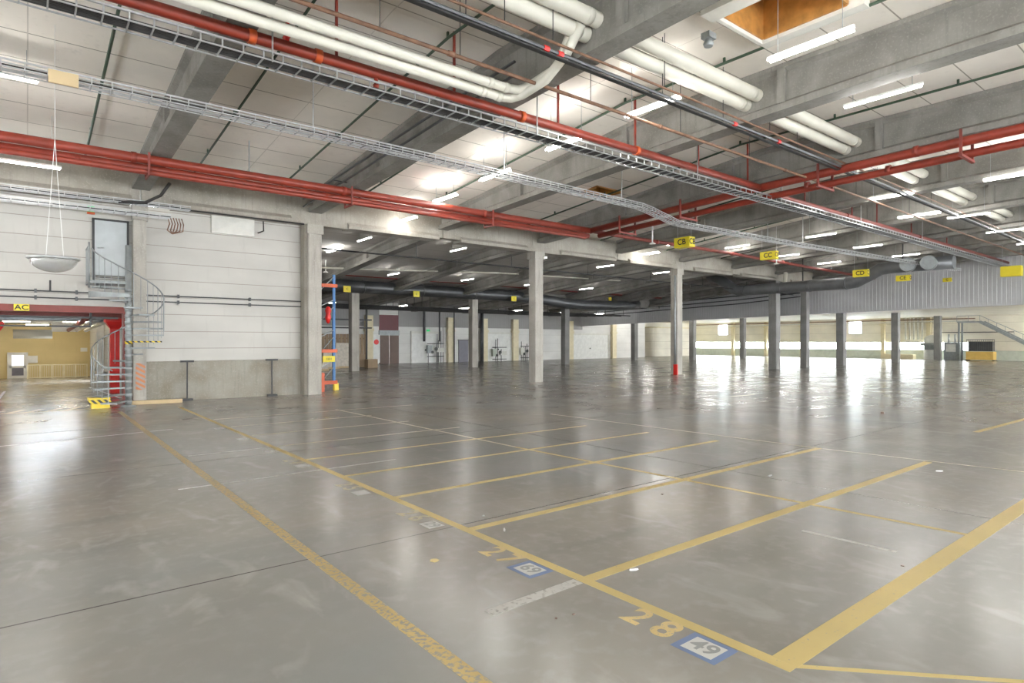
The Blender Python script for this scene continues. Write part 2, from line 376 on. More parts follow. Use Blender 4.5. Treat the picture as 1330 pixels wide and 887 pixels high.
# ------------------------------------------------------------------ concrete columns
def column(x, y, h, wd, label, group, mat='conc', cap=True, base=None):
    b = MB(); r = wd/2; ch = .03
    prof = [(-r+ch,-r),(r-ch,-r),(r,-r+ch),(r,r-ch),(r-ch,r),(-r+ch,r),(-r,r-ch),(-r,-r+ch)]
    b.prism(prof, lambda p, q: (p, q, 0), lambda p, q: (p, q, h-.35 if cap else h))
    if cap:
        r2 = r+.05
        b.prism([(-r2,-r2),(r2,-r2),(r2,r2),(-r2,r2)], lambda p, q: (p, q, h-.35), lambda p, q: (p, q, h))
    t = thing('concrete_column', label, 'column', (x, y, 0), 0, group)
    b.build('shaft', mat, t)
    return t
g1 = 'concrete columns of the front row'
front = [(8.5, 'concrete column at the right end of the clad wall, behind it the blue rack'),
 (19.7, 'tall free-standing concrete column, nearest in the middle of the hall'),
 (31.0, 'concrete column with a red guard at its foot, below the CB sign'),
 (42.6, 'concrete column standing in front of the hanging grey wall, below the CC sign'),
 (47.2, 'slim concrete column just right of the one below the CC sign, reaching the dark duct'),
 (53.5, 'dark column under the hanging wall, leftmost of the three in front of the right window bays'),
 (65.2, 'dark column under the hanging wall, middle one of the three in front of the right window bays'),
 (76.8, 'dark column under the hanging wall, rightmost, beside the white machinery corner')]
for x, lb in front:
    h = 6.4 if x < 40 else (6.4 if x < 48 else 4.75); wd = .52 if x < 45 else (.5 if x < 50 else .6)
    if x in (42.6,): wd = .6
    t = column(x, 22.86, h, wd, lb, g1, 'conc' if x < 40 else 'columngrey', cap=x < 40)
    if x == 8.5:
        MB().box(-.36, -.25, -.14, .3, 0, 6.5).build('side_pier', 'plinth', t)
    if abs(x-31.0) < .1:
        MB().box(-.34, -.262, -.30, -.02, 0, .62).build('foot_guard', 'brightred', t)['label'] = 'red painted foot guard'
        MB().tube([(-.35, -.15, .62), (-.35, -.15, 6.0)], .06, 8).build('downpipe', 'galvdull', t)
g2 = 'concrete columns of the second row'
for x, y, lb in [(17.3, 38.9, 'concrete column of the second row just right of the blue rack'),
 (27.1, 38.9, 'concrete column of the second row left of the tall middle column'),
 (36.9, 38.9, 'dark column carrying a small yellow sign, right of the tall middle column'),
 (50.5, 42.6, 'dark slim column left of the column with the red guard'),
 (56.0, 39.2, 'dark slim column just right of the column with the red guard'),
 (66.2, 39.4, 'dark slim column beside the small upper window'),]:
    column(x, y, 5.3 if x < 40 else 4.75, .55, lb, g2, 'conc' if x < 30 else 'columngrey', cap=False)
g3 = 'yellow pilasters along the back wall'
for i, x in enumerate([23.5, 32.0, 36.0, 40.0, 48.0, 55.2]):
    lbs = ['left of the brown double doors', 'beside the grey wall equipment', 'right of the slate door', 'beside the white valves', 'right of the dark signed column', 'in the far right of the white back wall']
    b = MB(); b.box(x-.35, x+.35, 49.6, 49.95, 0, 4.3); b.box(x-.42, x+.42, 49.55, 49.95, 2.9, 3.15)
    tag(b.build('yellow_pilaster', 'paleyellow', None, (x, 49.8, 0)), 'pale yellow pilaster on the back wall '+lbs[i], 'pilaster', g3)
g4 = 'yellow posts on the window wall'
for i, y in enumerate(posts_y):
    b = MB(); b.box(XW-.45, XW-.02, y-.2, y+.2, 0, 4.7); b.box(XW-.6, XW-.02, y-.28, y+.28, 3.9, 4.05)
    tag(b.build('yellow_post', 'paleyellow', None, (XW-.2, y, 0)), 'pale yellow post between windows, %s from the left corner of the window wall' % ORD[i], 'post', g4)
# pilaster on the left wall below the second roof beam
b = MB(); b.box(2.66, 3.02, 22.75, 23.07, 0, 6.4); b.box(2.62, 3.06, 22.7, 23.07, 5.9, 6.4)
t = thing('wall_pilaster', 'pale concrete pilaster on the clad wall behind the spiral stair', 'pilaster', (0,0,0)); b.build('shaft', 'conc', t)
MB().box(2.72, 2.98, 22.735, 22.75, .45, 1.3).build('warning_strip', 'hazardo', t)['label'] = 'orange diagonal warning strip'

# ------------------------------------------------------------------ girders along x and roof beams along y
def girder(x0, x1, y, zb, zt, label, group, mat='girder', ledge=True, cols=()):
    b = MB(); b.box(x0+.02, x1-.02, y-.2, y+.2, zb+.12, zt)
    # lower ledges, cut back where the girder meets a column or its neighbour
    if ledge:
        mid = (x0+x1)/2
        for a, c in ((x0+.9, mid-.9), (mid+1.3, x1-.25)):
            b.prism([(-.34, .0), (-.34, .13), (-.2, .26), (.2, .26), (.34, .13), (.34, 0)], lambda p, q: (a, y+p, zb+q), lambda p, q: (c, y+p, zb+q))
    b.box(mid-.9 if ledge else x0+.02, mid+1.3 if ledge else x1-.02, y-.2, y+.2, zb, zb+.12)
    k = x0+1.4
    for q in (x0+.06, (x0+x1)/2-.5, (x0+x1)/2+.5, x1-.1): b.box(q-.03, q+.03, y-.215, y-.2, zb+.3, zt-.05)
    return tag(b.build('concrete_girder', mat, None, ((x0+x1)/2, y, zb)), label, 'girder', group)
gx = [-8.5, 2.85, 14.2, 25.5, 36.9, XF-.05]
gl = ['above the drive-through opening at the far left', 'above the square panel and the end of the clad wall', 'carried by the tall middle column',
      'carried by the column with the red guard', 'running to the hanging grey wall']
for i in range(5): girder(gx[i], gx[i+1], 22.9, 6.4, 7.42, 'concrete girder '+gl[i], 'girders over the front column row')
gx2 = [4.4, 12.4, 22.2, 32.0, 41.8, XF-.05]
gl = ['behind the column at the end of the clad wall', 'above the second-row column beside the blue rack', 'above the second-row column left of the middle', 'above the column with the small yellow sign', 'nearest the hanging grey wall']
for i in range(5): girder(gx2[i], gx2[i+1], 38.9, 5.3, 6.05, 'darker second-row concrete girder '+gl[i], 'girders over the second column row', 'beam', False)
def roof_beam(x, PB, PC, ys, label, group, stiff, mat='beam'):
    b = MB()
    def prof(y):
        zb = interp(PB, y); zt = interp(PC, y)
        return [(-.25, zb), (.25, zb), (.25, zb+.16), (.09, zb+.26), (.09, zt-.2), (.2, zt-.12), (.2, zt-.01), (-.2, zt-.01), (-.2, zt-.12), (-.09, zt-.2), (-.09, zb+.26), (-.25, zb+.16)]
    prev = None
    for y in ys:
        ring = [b.bm.verts.new((x+p, y, q)) for p, q in prof(y)]
        if prev:
            for j in range(12): b.bm.faces.new((prev[j], prev[(j+1) % 12], ring[(j+1) % 12], ring[j]))
        else: b.bm.faces.new(ring)
        prev = ring
    b.bm.faces.new(prev[::-1])
    for y in stiff:
        zb = interp(PB, y)+.2; zt = interp(PC, y)-.1
        b.box(x-.2, x+.2, y-.1, y+.1, zb, zt)
    return tag(b.build('roof_beam', mat, None, (x, ys[-1], interp(PB, ys[-1]))), label, 'beam', group)
BX = [2.85+5.67*i for i in range(9)]
bl = ['reaching the wall above the spiral stair', 'reaching the end column of the clad wall, blue cable rails on its side', 'large one crossing the top right, pierced by a cream duct pair',
 'with the red pipe pair under it', 'just beyond the red pipe pair', 'sixth', 'seventh', 'eighth', 'nearest the hanging grey wall']
for i, x in enumerate(BX):
    lb = 'concrete roof beam '+(bl[i] if i not in (5, 6, 7) else '%s from the left wall, in the far right of the hall' % bl[i])
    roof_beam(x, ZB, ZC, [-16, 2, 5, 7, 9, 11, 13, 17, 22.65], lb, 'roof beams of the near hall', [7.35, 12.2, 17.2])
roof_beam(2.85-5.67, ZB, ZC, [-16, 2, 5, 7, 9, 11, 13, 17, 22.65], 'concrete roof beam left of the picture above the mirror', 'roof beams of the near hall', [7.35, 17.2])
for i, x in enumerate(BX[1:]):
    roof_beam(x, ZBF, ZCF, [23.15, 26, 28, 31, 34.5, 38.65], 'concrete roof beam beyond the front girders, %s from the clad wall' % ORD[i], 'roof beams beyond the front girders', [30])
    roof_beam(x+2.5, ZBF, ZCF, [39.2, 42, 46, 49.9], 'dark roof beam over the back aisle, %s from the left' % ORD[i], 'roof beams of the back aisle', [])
# green conduits along the ceiling on both sides of the beams
n = 0
for i, x in enumerate([2.85-5.67]+BX):
    for sg in (-1.5, 1.4):
        if i == 0 and sg < 0: continue
        xx = x+sg
        if xx > 40: continue
        b = MB(); ys = [-12, 11, 22.6]; pts = [(xx, y, interp(ZC, y)-.13) for y in ys]
        b.tube(pts, .032, 6)
        for y in range(-10, 23, 3): b.box(xx-.02, xx+.02, y, y+.05, interp(ZC, y)-.13, interp(ZC, y))
        side = 'left' if sg < 0 else 'right'
        where = 'the leftmost roof beam' if i == 0 else 'the %s roof beam from the spiral stair' % ORD[i-1]
        tag(b.build('green_conduit', 'green', None, (xx, 11, interp(ZC, 11))), 'thin green ceiling conduit %s of %s' % (side, where), 'conduit', 'green conduits under the ceiling')

# ------------------------------------------------------------------ skylights
b = MB(); zt = 9.7
for (x0, x1, y0, y1) in ((SKX0-.04, SKX0, SKY0, SKY1), (SKX1, SKX1+.04, SKY0, SKY1), (SKX0, SKX1, SKY0-.04, SKY0), (SKX0, SKX1, SKY1, SKY1+.04)): b.box(x0, x1, y0, y1, 8.5, zt)
b.box(SKX0, SKX1, SKY0, SKY1, zt, zt+.05)
t = thing('skylight_shaft', 'varnished timber skylight shaft in the ceiling beside the brightest lamp', 'skylight', (11.6, 6, 8.6))
o = b.build('timber_lining', 'timber', t, (11.6, 6, 8.6))
b = MB(); 
for (x0, x1, y0, y1) in ((SKX0-.45, SKX0-.04, SKY0-.3, SKY1+.2), (SKX1+.04, SKX1+.3, SKY0-.3, SKY1+.1), (SKX0-.04, SKX1+.04, SKY1+.04, SKY1+.12)): b.box(x0, x1, y0, y1, 8.42, 8.59)
b.build('rim', 'offwhite', t, (11.6, 6, 8.6))
b = MB(); b.tube([(11.0, 6.1, 9.3), (11.9, 6.4, 9.2)], .03, 8); b.box(11.7, 11.86, 6.3, 6.45, 9.1, 9.3); b.build('vent_opener', 'galvdull', t, (11.6, 6, 8.6))
b = MB(); b.box(17.41, 17.45, 16.6, 17.7, 8.0, 8.9); b.box(18.8, 18.84, 16.6, 17.7, 8.0, 8.9); b.box(17.45, 18.8, 16.56, 16.6, 8.05, 8.9); b.box(17.45, 18.8, 17.7, 17.74, 7.95, 8.9); b.box(17.45, 18.8, 16.6, 17.7, 8.9, 8.94)
tag(b.build('skylight_shaft', 'timber', None, (18.1, 17.1, 8)), 'small far timber skylight shaft above the wire tray', 'skylight')
b = MB(); b.box(11.0, 11.25, 7.3, 7.5, 8.3, 8.42); b.lathe([(.09, 0), (.11, .06), (.05, .18)], (11.12, 7.4, 8.15), 12)
tag(b.build('smoke_detector', 'galvdull', None, (11.12, 7.4, 8.15)), 'small grey round detector hanging below the large timber skylight', 'detector')

# ------------------------------------------------------------------ pipes
def pipe(name, pts, r, mat, label, group=None, seg=12, collars=(), cmat=None, cr=1.2, hang=None, hmat='red', cat='pipe'):
    t = thing(name, label, cat, pts[0], 0, group); L = Vector(pts[0])
    MB().tube(pts, r, seg).build('run', mat, t, L)
    if collars:
        for p, d in collars:
            p = Vector(p); d = Vector(d).normalized()*.06; MB().tube([p-d, p+d], r*cr, seg).build('coupling', cmat or mat, t, L)
    if hang:
        for (x, y, z0, z1, w_) in hang:
            MB().box(x-w_, x+w_, y-w_, y+w_, z0, z1).build('hanger', hmat, t, L)
    return t
X = Vector((1, 0, 0))
# main group along the girder line (y 18.8)
pipe('sprinkler_main', [(-7, 18.8, 6.86), (19.4, 18.8, 6.86)], .125, 'red', 'thick red main pipe, upper of the group crossing below the beams at left', 'red mains along the clad wall', 16,
     [((x, 18.8, 6.86), X) for x in (-1.2, 2.2, 8.0, 13.6)], 'red', 1.15, [(x, 18.95, 6.9, interp(ZB, 18.8)+.02, .025) for x in BX[:3]]+[(5.1, 18.8, 6.9, interp(ZC, 18.8), .012)], 'galvdull')
pipe('sprinkler_main', [(-7, 18.98, 6.66), (19.4, 18.98, 6.66)], .105, 'red', 'red main pipe just below the thick one crossing at left', 'red mains along the clad wall', 14, [((x, 18.98, 6.62), X) for x in (1.0, 7.5, 13)], 'red', 1.2)
pipe('sprinkler_main', [(-7, 18.75, 6.50), (19.0, 18.75, 6.52)], .075, 'red', 'thin red pipe, lowest of the group crossing at left', 'red mains along the clad wall', 10)
for i, x in enumerate(BX[:3]+[-2.8]):
    b = MB(); b.box(x-.35, x-.30, 18.55, 19.15, 6.38, 6.44); b.box(x-.35, x-.3, 18.56, 18.6, 6.38, 7.0); b.box(x-.35, x-.3, 19.12, 19.16, 6.38, interp(ZB, 19)+.03); b.box(x-.33, x-.1, 19.08, 19.16, interp(ZB, 19)-.04, interp(ZB, 19)+.02)
    tag(b.build('pipe_bracket', 'darkred', None, (x-.32, 18.9, 6.4)), 'red bracket carrying the red mains under the %s' % ['roof beam above the spiral stair', 'second roof beam from the stair', 'third roof beam from the stair', 'roof beam left of the stair'][i], 'bracket', 'brackets of the red mains')
pipe('sprinkler_pipe', [(19.3, 18.8, 6.86), (22, 18.9, 6.86), (30, 18.8, 6.86), (41, 18.8, 6.76), (49.6, 18.8, 6.7)], .085, 'darkred', 'dark red pipe continuing past the CB sign toward the hanging wall', None, 10,
     [((x, 18.8, 6.84), X) for x in (24, 30.5, 36)], 'darkred', 1.2, [(x, 18.8, 6.86, 7.2, .02) for x in (25.5, 31.2, 36.9, 42.5)], 'galvdull')
# pair along the fourth beam
PA = [(19.45, -6, 7.32), (19.45, 4.5, 7.32), (19.4, 10.9, 7.2), (19.35, 18.8, 6.86)]
pipe('sprinkler_riser_main', PA, .13, 'red', 'thick red pipe running under the fourth roof beam, upper of the pair', 'red pipe pair under the fourth beam', 14, [((19.45, y, 7.31), (0,1,0)) for y in (3.2, 6.3, 8.5)], 'red', 1.2)
PBb = [(20.0, -6, 7.1), (20.0, 4.5, 7.1), (20.0, 10.9, 6.98), (19.9, 18.8, 6.7)]
pipe('sprinkler_riser_main', PBb, .11, 'red', 'red pipe running under the fourth roof beam, lower of the pair', 'red pipe pair under the fourth beam', 14, [((20.0, y, 7.09), (0,1,0)) for y in (3.0, 7.2, 9.6)], 'red', 1.2,)
for i, y in enumerate((5.2, 8.9, 14.0, 17.0)):
    z = interp([(4.5, 7.3), (10.9, 7.18), (18.8, 6.84)], y)
    b = MB(); b.box(19.15, 20.25, y-.04, y+.04, z-.42, z-.35); b.box(19.18, 19.24, y-.03, y+.03, z-.4, z+.3); b.box(20.16, 20.22, y-.03, y+.03, z-.4, z+.3)
    tag(b.build('pipe_bracket', 'darkred', None, (19.7, y, z-.4)), 'dark red cradle bracket under the red pipe pair, %s from the right' % ORD[i], 'bracket', 'cradle brackets of the red pair')
# upper red pipe with drop hangers
YU, ZU = 10.9, 7.2
hg = [(x, YU, ZU, interp(ZC, YU)-.02, .022) for x in (4.5, 7.1, 10.1, 12.95, 15.85, 18.6)]
t = pipe('sprinkler_pipe', [(-6, YU, ZU), (19.3, YU, ZU)], .105, 'red', 'red pipe running above the upper cable tray, with red drop rods', None, 14,
     [((x, YU, ZU), X) for x in (3.0, 4.15, 8.95, 13.0)], 'orange', 1.2, hg)
hg = [(x, YU, ZU-.1, interp(ZC, YU)-.02, .022) for x in (22.5, 26.5, 29, 33, 38)]
pipe('sprinkler_pipe', [(20.1, YU, 7.05), (21, YU, 7.1), (49.7, YU, 7.1)], .08, 'darkred', 'dark red pipe running right of the red pair toward the hanging wall', None, 10, [((x, YU, 7.1), X) for x in (26, 34)], 'darkred', 1.3, hg, 'darkred')
# valve on upper red pipe
b = MB(); b.tube([(5.3, YU, ZU-.1), (5.3, YU, ZU-.26)], .04, 8); b.lathe([(.05, 0), (.06, .08)], (5.3, YU, ZU-.3), 10); b.build('outlet', 'red', t, (-6, YU, ZU))
b = MB(); b.tube([(3.6, YU, ZU+.1), (3.6, YU, ZU+.45)], .035, 8); b.tube([(3.5, YU, ZU+.3), (3.72, YU, ZU+.3)], .07, 10); b.tube([(3.6, YU-.12, ZU+.2), (3.6, YU+.12, ZU+.2)], .05, 8)
tag(b.build('pipe_valve', 'brightred', None, (3.6, YU, ZU+.1)), 'small red valve on top of the upper red pipe', 'valve')
# brown pipe, thin pipe, cable rail
pipe('rusty_pipe', [(-4, 9.32, 7.2), (20, 9.32, 7.2), (49.6, 9.5, 7.15)], .038, 'rust', 'long thin brown pipe between the cream ducts and the upper red pipe', None, 8,
     [((x, 9.32, 7.2), X) for x in (6, 12, 18)], 'rust', 1.4, [(x, 9.32, 7.2, 8.55, .006) for x in (3.2, 4.6, 6.2, 9.6, 12.8, 16, 23, 28)], 'black')
pipe('rusty_pipe', [(-4, 8.12, 7.38), (14, 8.12, 7.38), (40, 8.2, 7.32)], .025, 'rust', 'very thin reddish pipe beside the black lamp rail', None, 8, [], None, 1, [(x, 8.12, 7.38, 8.55, .006) for x in (3.6, 6.3, 7.4, 10.6, 14.9)], 'black')
t = pipe('lamp_rail', [(-4, 8.25, 7.3), (16, 8.25, 7.3), (46, 8.4, 7.25)], .035, 'darkduct', 'dark lamp rail with red clips running to the far right', None, 6, [((x, 8.25, 7.3), X) for x in (7.35, 7.7, 13.5, 15.6, 19.5)], 'brightred', 1.5,
     [(x, 8.25, 7.3, 8.55, .006) for x in (5.6, 10.7, 13.0, 16.6, 22, 27)], 'black', cat='rail')
MB().bar((-4, 8.25, 7.24), (46, 8.4, 7.19), .10, .03).build('busbar', 'black', t, (-4, 8.25, 7.3))
# cream duct pairs
for dz, lb in ((0, 'upper'), (1, 'lower')):
    y0 = 9.9+.24*dz; z0 = 7.22-.1*dz
    pipe('cream_duct', [(-5, y0, z0), (7.75-.0*dz, y0, z0), (7.98-.0*dz, y0-.08, z0), (8.08, y0-.3, z0+.02), (8.1, 8.9+.2*dz, z0+.1), (8.1, 8.5+.2*dz, z0+.3), (8.1, 8.1+.3*dz, z0+.72)], .095, 'duct',
         'cream insulated pipe turning back along the second roof beam, %s of the pair' % lb, 'cream pipes above the upper red pipe', 14, [((7.7, y0, z0), X), ((7.3, y0, z0), X)], 'duct', 1.12)
for dz, lb in ((0, 'upper'), (1, 'lower')):
    y0 = 8.0+.3*dz; z0 = 8.06-.16*dz
    pipe('cream_duct', [(-5, y0, z0), (42, y0, z0)], .15, 'duct', 'thick cream duct passing through the webs of the roof beams, %s of the pair' % lb, 'thick cream ducts through the beams', 16, [((x-.35, y0, z0), X) for x in BX[1:6]], 'duct', 1.05)
# ------------------------------------------------------------------ cable trays (open ladder of wires)
def tray(pts, w_, h_, step, label, cables=0, wire=.013, ladder=False):
    t = thing('cable_tray', label, 'cable tray', pts[0]); L = Vector(pts[0]); b = MB(); P = [Vector(p) for p in pts]
    side = []
    for i, p in enumerate(P):
        d = (P[min(i+1, len(P)-1)]-P[max(i-1, 0)]); d.z = 0; d.normalize(); side.append(Vector((-d.y, d.x, 0)))
    up = Vector((0,0,1))
    for i in range(len(P)-1):
        for o_, z_, r_ in ((-w_/2, h_, 1.5), (w_/2, h_, 1.5), (-w_/2, 0, 1), (w_/2, 0, 1), (-w_/2, h_/2, 1), (w_/2, h_/2, 1), (-w_/6, 0, .8), (w_/6, 0, .8))[:4 if ladder else 8]:
            b.bar(P[i]+side[i]*o_+up*z_, P[i+1]+side[i+1]*o_+up*z_, wire*r_, wire*r_)
        n_ = max(1, int((P[i+1]-P[i]).length/step))
        for k in range(n_):
            f = k/n_; p = P[i].lerp(P[i+1], f); s_ = side[i].lerp(side[i+1], f)
            b.bar(p-s_*w_/2, p+s_*w_/2, wire); b.bar(p-s_*w_/2, p-s_*w_/2+up*h_, wire); b.bar(p+s_*w_/2, p+s_*w_/2+up*h_, wire)
    b.build('wire_frame', 'galv', t, L)
    for k in range(cables):
        b = MB(); o_ = (-.38+.76*k/max(1, cables-1))*w_
        b.tube([p+side[i]*o_+up*(.035+.012*(k % 2)) for i, p in enumerate(P)], .017+.003*(k % 3), 6); b.build('cable', 'cable', t, L)
    return t
t = tray([(-4, 11.0, 6.84), (10, 11.0, 6.84), (49.7, 11.0, 6.82)], .42, .14, .32, 'upper cable tray full of black cables crossing the whole hall', 12, .022, True)
for x in (3.3, 9.3, 15.6, 20.5, 27, 34): MB().box(x-.012, x+.012, 10.74, 10.765, 6.8, interp(ZC, 10.8)).build('drop_rod', 'galv', t, (-4, 11.0, 6.84))
t = tray([(-4, 13.1, 6.5), (7.3, 13.15, 6.5), (16.1, 13.4, 6.5), (16.7, 13.5, 6.48), (19.3, 14.3, 6.46), (20.0, 14.35, 6.46), (27.5, 14.0, 6.46), (46, 12.6, 6.46)], .34, .12, .30, 'lower empty wire tray with a kink before the CB sign', 1, .018)
for x, y in ((4.9, 13.15), (10.3, 13.3), (15.2, 13.35), (20.7, 14.3), (25.7, 14.1), (28.5, 13.9)): MB().box(x-.01, x+.01, y-.01, y+.01, 6.5, interp(ZC, y)).build('drop_rod', 'galv', t, (-4, 13.1, 6.5))
b = MB(); b.box(.28, .7, 12.9, 12.95, 6.38, 6.6); tag(b.build('junction_box', 'wood', None, (.5, 12.92, 6.5)), 'small pale brown box clipped on the lower wire tray at left', 'box')
# blue cable rails on the second beam
for k, dz in enumerate((0, .28)):
    b = MB(); b.bar((7.95, 9.9, 7.55+dz), (7.95, 13, 7.42+dz), .05, .04); b.bar((7.95, 13, 7.42+dz), (7.95, 22.3, 6.95+dz), .05, .04)
    for y in (11.5, 15.5, 19.5): b.bar((7.95, y, 7.4+dz-(y-12)*.045), (8.42, y, 7.4+dz-(y-12)*.045), .03, .03)
    tag(b.build('cable_rail', 'darkduct', None, (7.95, 13, 7.42+dz)), 'dark cable rail clipped beside the second roof beam, %s one' % ('lower', 'upper')[k], 'rail', 'cable rails on the second beam')
# trays above the opening at left, against the wall
t = tray([(-4, 22.2, 5.95), (3.6, 22.2, 5.95)], .35, .1, .3, 'wire tray in front of the clad wall above the exit sign', 1, .018)
t = tray([(-4, 22.3, 6.3), (4.2, 22.3, 6.3)], .3, .1, .3, 'wire tray tucked under the girder above the exit sign', 3, .016)
pipe('cable_bundle', [(2.2, 22.2, 6.3), (2.9, 22.1, 6.35), (3.3, 21.9, 6.6), (3.5, 21.6, 6.95)], .05, 'cable', 'thick black cable bundle looping up to the red mains above the stair', None, 8, cat='cable')
b = MB(); 
for k in range(6): b.tube([(3.55+.08*k, 22.3, 6.0), (3.6+.08*k, 22.25, 5.8), (3.55+.09*k, 22.35, 5.6), (3.7, 22.4, 5.5)], .018, 6)
tag(b.build('cable_coil', 'rust', None, (3.7, 22.3, 5.6)), 'coiled brown cables hanging at the end of the wall tray', 'cable')
# conduits along the clad wall
for k, (z, x0, x1, lb) in enumerate(((3.52, -5, 8.2, 'upper'), (3.32, -5, 8.2, 'lower'))):
    b = MB(); b.tube([(x0, 23.1, z), (x1, 23.1, z)], .022, 6)
    for x in (-1.5, .2, 1.2, 4, 6.3): b.box(x-.03, x+.03, 23.08, 23.2, z-.06, z+.06)
    tag(b.build('wall_conduit', 'darkduct', None, (x0, 23.1, z)), 'thin dark conduit along the clad wall, %s of the two' % lb, 'conduit', 'conduits on the clad wall')
b = MB(); b.tube([(.55, 23.1, 3.52), (.55, 23.1, 3.85)], .025, 6); tag(b.build('conduit_stub', 'black', None, (.55, 23.1, 3.5)), 'short black upright stub on the wall conduit beside the mirror', 'conduit')
b = MB(); b.tube([(3.3, 22.65, 6.38), (8.1, 22.65, 6.38)], .03, 6); b.tube([(6.7, 22.9, 6.35), (6.7, 22.85, 6.0), (6.5, 22.85, 5.9)], .025, 6)
tag(b.build('wall_cable', 'black', None, (3.3, 22.65, 6.38)), 'black cable along the foot of the girder with a hanging tail beside the square panel', 'cable')
# ------------------------------------------------------------------ left wall objects
# square pyramid-pressed panel
b = MB(); x0, x1, z0, z1, y = 5.05, 6.42, 5.83, 6.5, 23.1
pts = [(x0, y, z0), (x1, y, z0), (x1, y, z1), (x0, y, z1)]; ap = ((x0+x1)/2, y-.12, (z0+z1)/2)
vs = [b.bm.verts.new(p) for p in pts]; a_ = b.bm.verts.new(ap)
for i in range(4): b.bm.faces.new((vs[i], vs[(i+1) % 4], a_))
b.bm.faces.new(vs[::-1]); b.box(x0-.03, x1+.03, y, 23.2, z0-.03, z1+.03)
tag(b.build('wall_panel', 'offwhite', None, (5.7, 23.1, 6.1)), 'cross-creased pale rectangular cover high on the clad wall', 'panel')
# upper door with frame
t = thing('landing_door', 'grey steel door at the top of the spiral stair', 'door', (2.1, 23.18, 3.83))
L = (2.1, 23.18, 3.83)
b = MB(); b.box(1.60, 1.66, 23.1, 23.2, 3.83, 5.86); b.box(2.52, 2.58, 23.1, 23.2, 3.83, 5.86); b.box(1.60, 2.58, 23.1, 23.2, 5.82, 5.88); b.build('frame', 'black', t, L)
b = MB(); b.box(1.66, 2.52, 23.13, 23.2, 4.1, 5.82); o = b.build('leaf', 'greydoor', t, L); MB().tube([(1.74, 23.1, 4.95), (1.9, 23.08, 4.95)], .02, 6).build('handle', 'galv', o, L)
b = MB()
for k in range(5): b.box(1.68, 2.5, 23.11, 23.13, 3.86+.05*k, 3.88+.05*k)
b.build('louvre', 'black', t, L)
# exit sign
t = thing('exit_sign', 'small green exit sign above the wall tray left of the landing door', 'sign', (1.55, 22.9, 6.08))
MB().box(-.09, .09, -.03, .03, -.06, .1).build('panel', 'signgreen', t); MB().box(-.1, .1, -.03, .03, -.14, -.07).build('orange_strip', 'orange', t); MB().box(-.01, .01, -.01, .01, .1, .3).build('drop_rod', 'galv', t)
# convex mirror
t = thing('convex_mirror', 'hanging half-dome safety mirror in front of the clad wall', 'mirror', (.41, 15.0, 3.62))
prof = [(.005, -.26)]+[(.39*math.sin(a), -.26*math.cos(a)) for a in [PI/2*k/8 for k in range(1, 9)]]+[(.41, .01)]
MB().lathe(prof, (0,0,0), 28).build('dome', 'mirror', t); MB().lathe([(.40, -.02), (.435, 0), (.43, .03), (.38, .035)], (0,0,0), 28).build('rim', 'galv', t)
zt = interp(ZC, 15)-3.62
for k, (p, q) in enumerate(((-.12, 0), (.16, 0))): MB().tube([(p, q, .03), (.02, 0, 2.35)], .007, 5).build('hanging_wire', 'white', t)
MB().tube([(.02, 0, 2.35), (.02, 0, zt)], .006, 5).build('hook_wire', 'white', t)
# AC sign
t = thing('aisle_sign', 'small yellow AC sign fixed on the dark red opening frame', 'sign', (-.25, 23.03, 3.03))
t.location = (xs_ratio(28, 23.0), 23.02, 3.0)
MB().box(-.18, .18, -.015, .015, -.09, .1).build('panel', 'yellowsign', t); text('lettering', 'AC', .2, 'ink', t, (0, -.02, 0), (PI/2, 0, 0), .003, .004, 1.2)
# ------------------------------------------------------------------ spiral stair
SX, SY, R = 2.44, 22.0, .95
t = thing('spiral_staircase', 'grey steel spiral staircase in front of the drive-through opening', 'staircase', (SX, SY, 0))
MB().tube([(0,0,0), (0,0,4.95)], .085, 16).build('post', 'galvdull', t); MB().lathe([(.2, 0), (.2, .03), (.1, .05)], (0,0,0), 16).build('base_plate', 'galvdull', t)
NS = 18; a0 = math.radians(232); da = math.radians(-22.9); rise = 3.83/(NS+1)
def pol(a, r, z): return (r*math.cos(a), r*math.sin(a), z)
for i in range(NS):
    b = MB(); a = a0+da*i; z = rise*(i+1); w_ = math.radians(15)
    prof = [pol(a-w_*.35, .08, z), pol(a-w_, R, z), pol(a+w_, R, z), pol(a+w_*.35, .08, z)]
    A = [b.bm.verts.new(p) for p in prof]; B = [b.bm.verts.new((p[0], p[1], p[2]-.045)) for p in prof]
    for k in range(4): b.bm.faces.new((A[k], A[(k+1) % 4], B[(k+1) % 4], B[k]))
    b.bm.faces.new(A); b.bm.faces.new(B[::-1]); b.tube([(0,0,z-.1), (0,0,z)], .1, 12)
    o = b.build('tread', 'hazard' if i == 9 else 'galvdull', t)
    if i == 9: o['label'] = 'tread edged with yellow and black warning tape'
    MB().tube([pol(a, R, z), pol(a, R, z+1.0)], .011, 6).build('baluster', 'galvdull', t)
    b = MB(); b.tube([pol(a+da/2, R, z+.09), pol(a+da/2, R, z+1.09)], .008, 6); b.build('baluster', 'galvdull', t)
MB().tube([pol(a0+da*(i-.3), R, rise*(i+.7)+1.0) for i in [k*.5 for k in range(0, 2*NS+1)]], .02, 8).build('handrail', 'galvdull', t)
b = MB(); b.box(-1.02, -.02, -.05, 1.08, 3.75, 3.83); b.build('landing', 'galvdull', t)
for k in range(9): MB().tube([(-1.0, -.05+.14*k, 3.83), (-1.0, -.05+.14*k, 4.85)], .01, 6).build('baluster', 'galvdull', t)
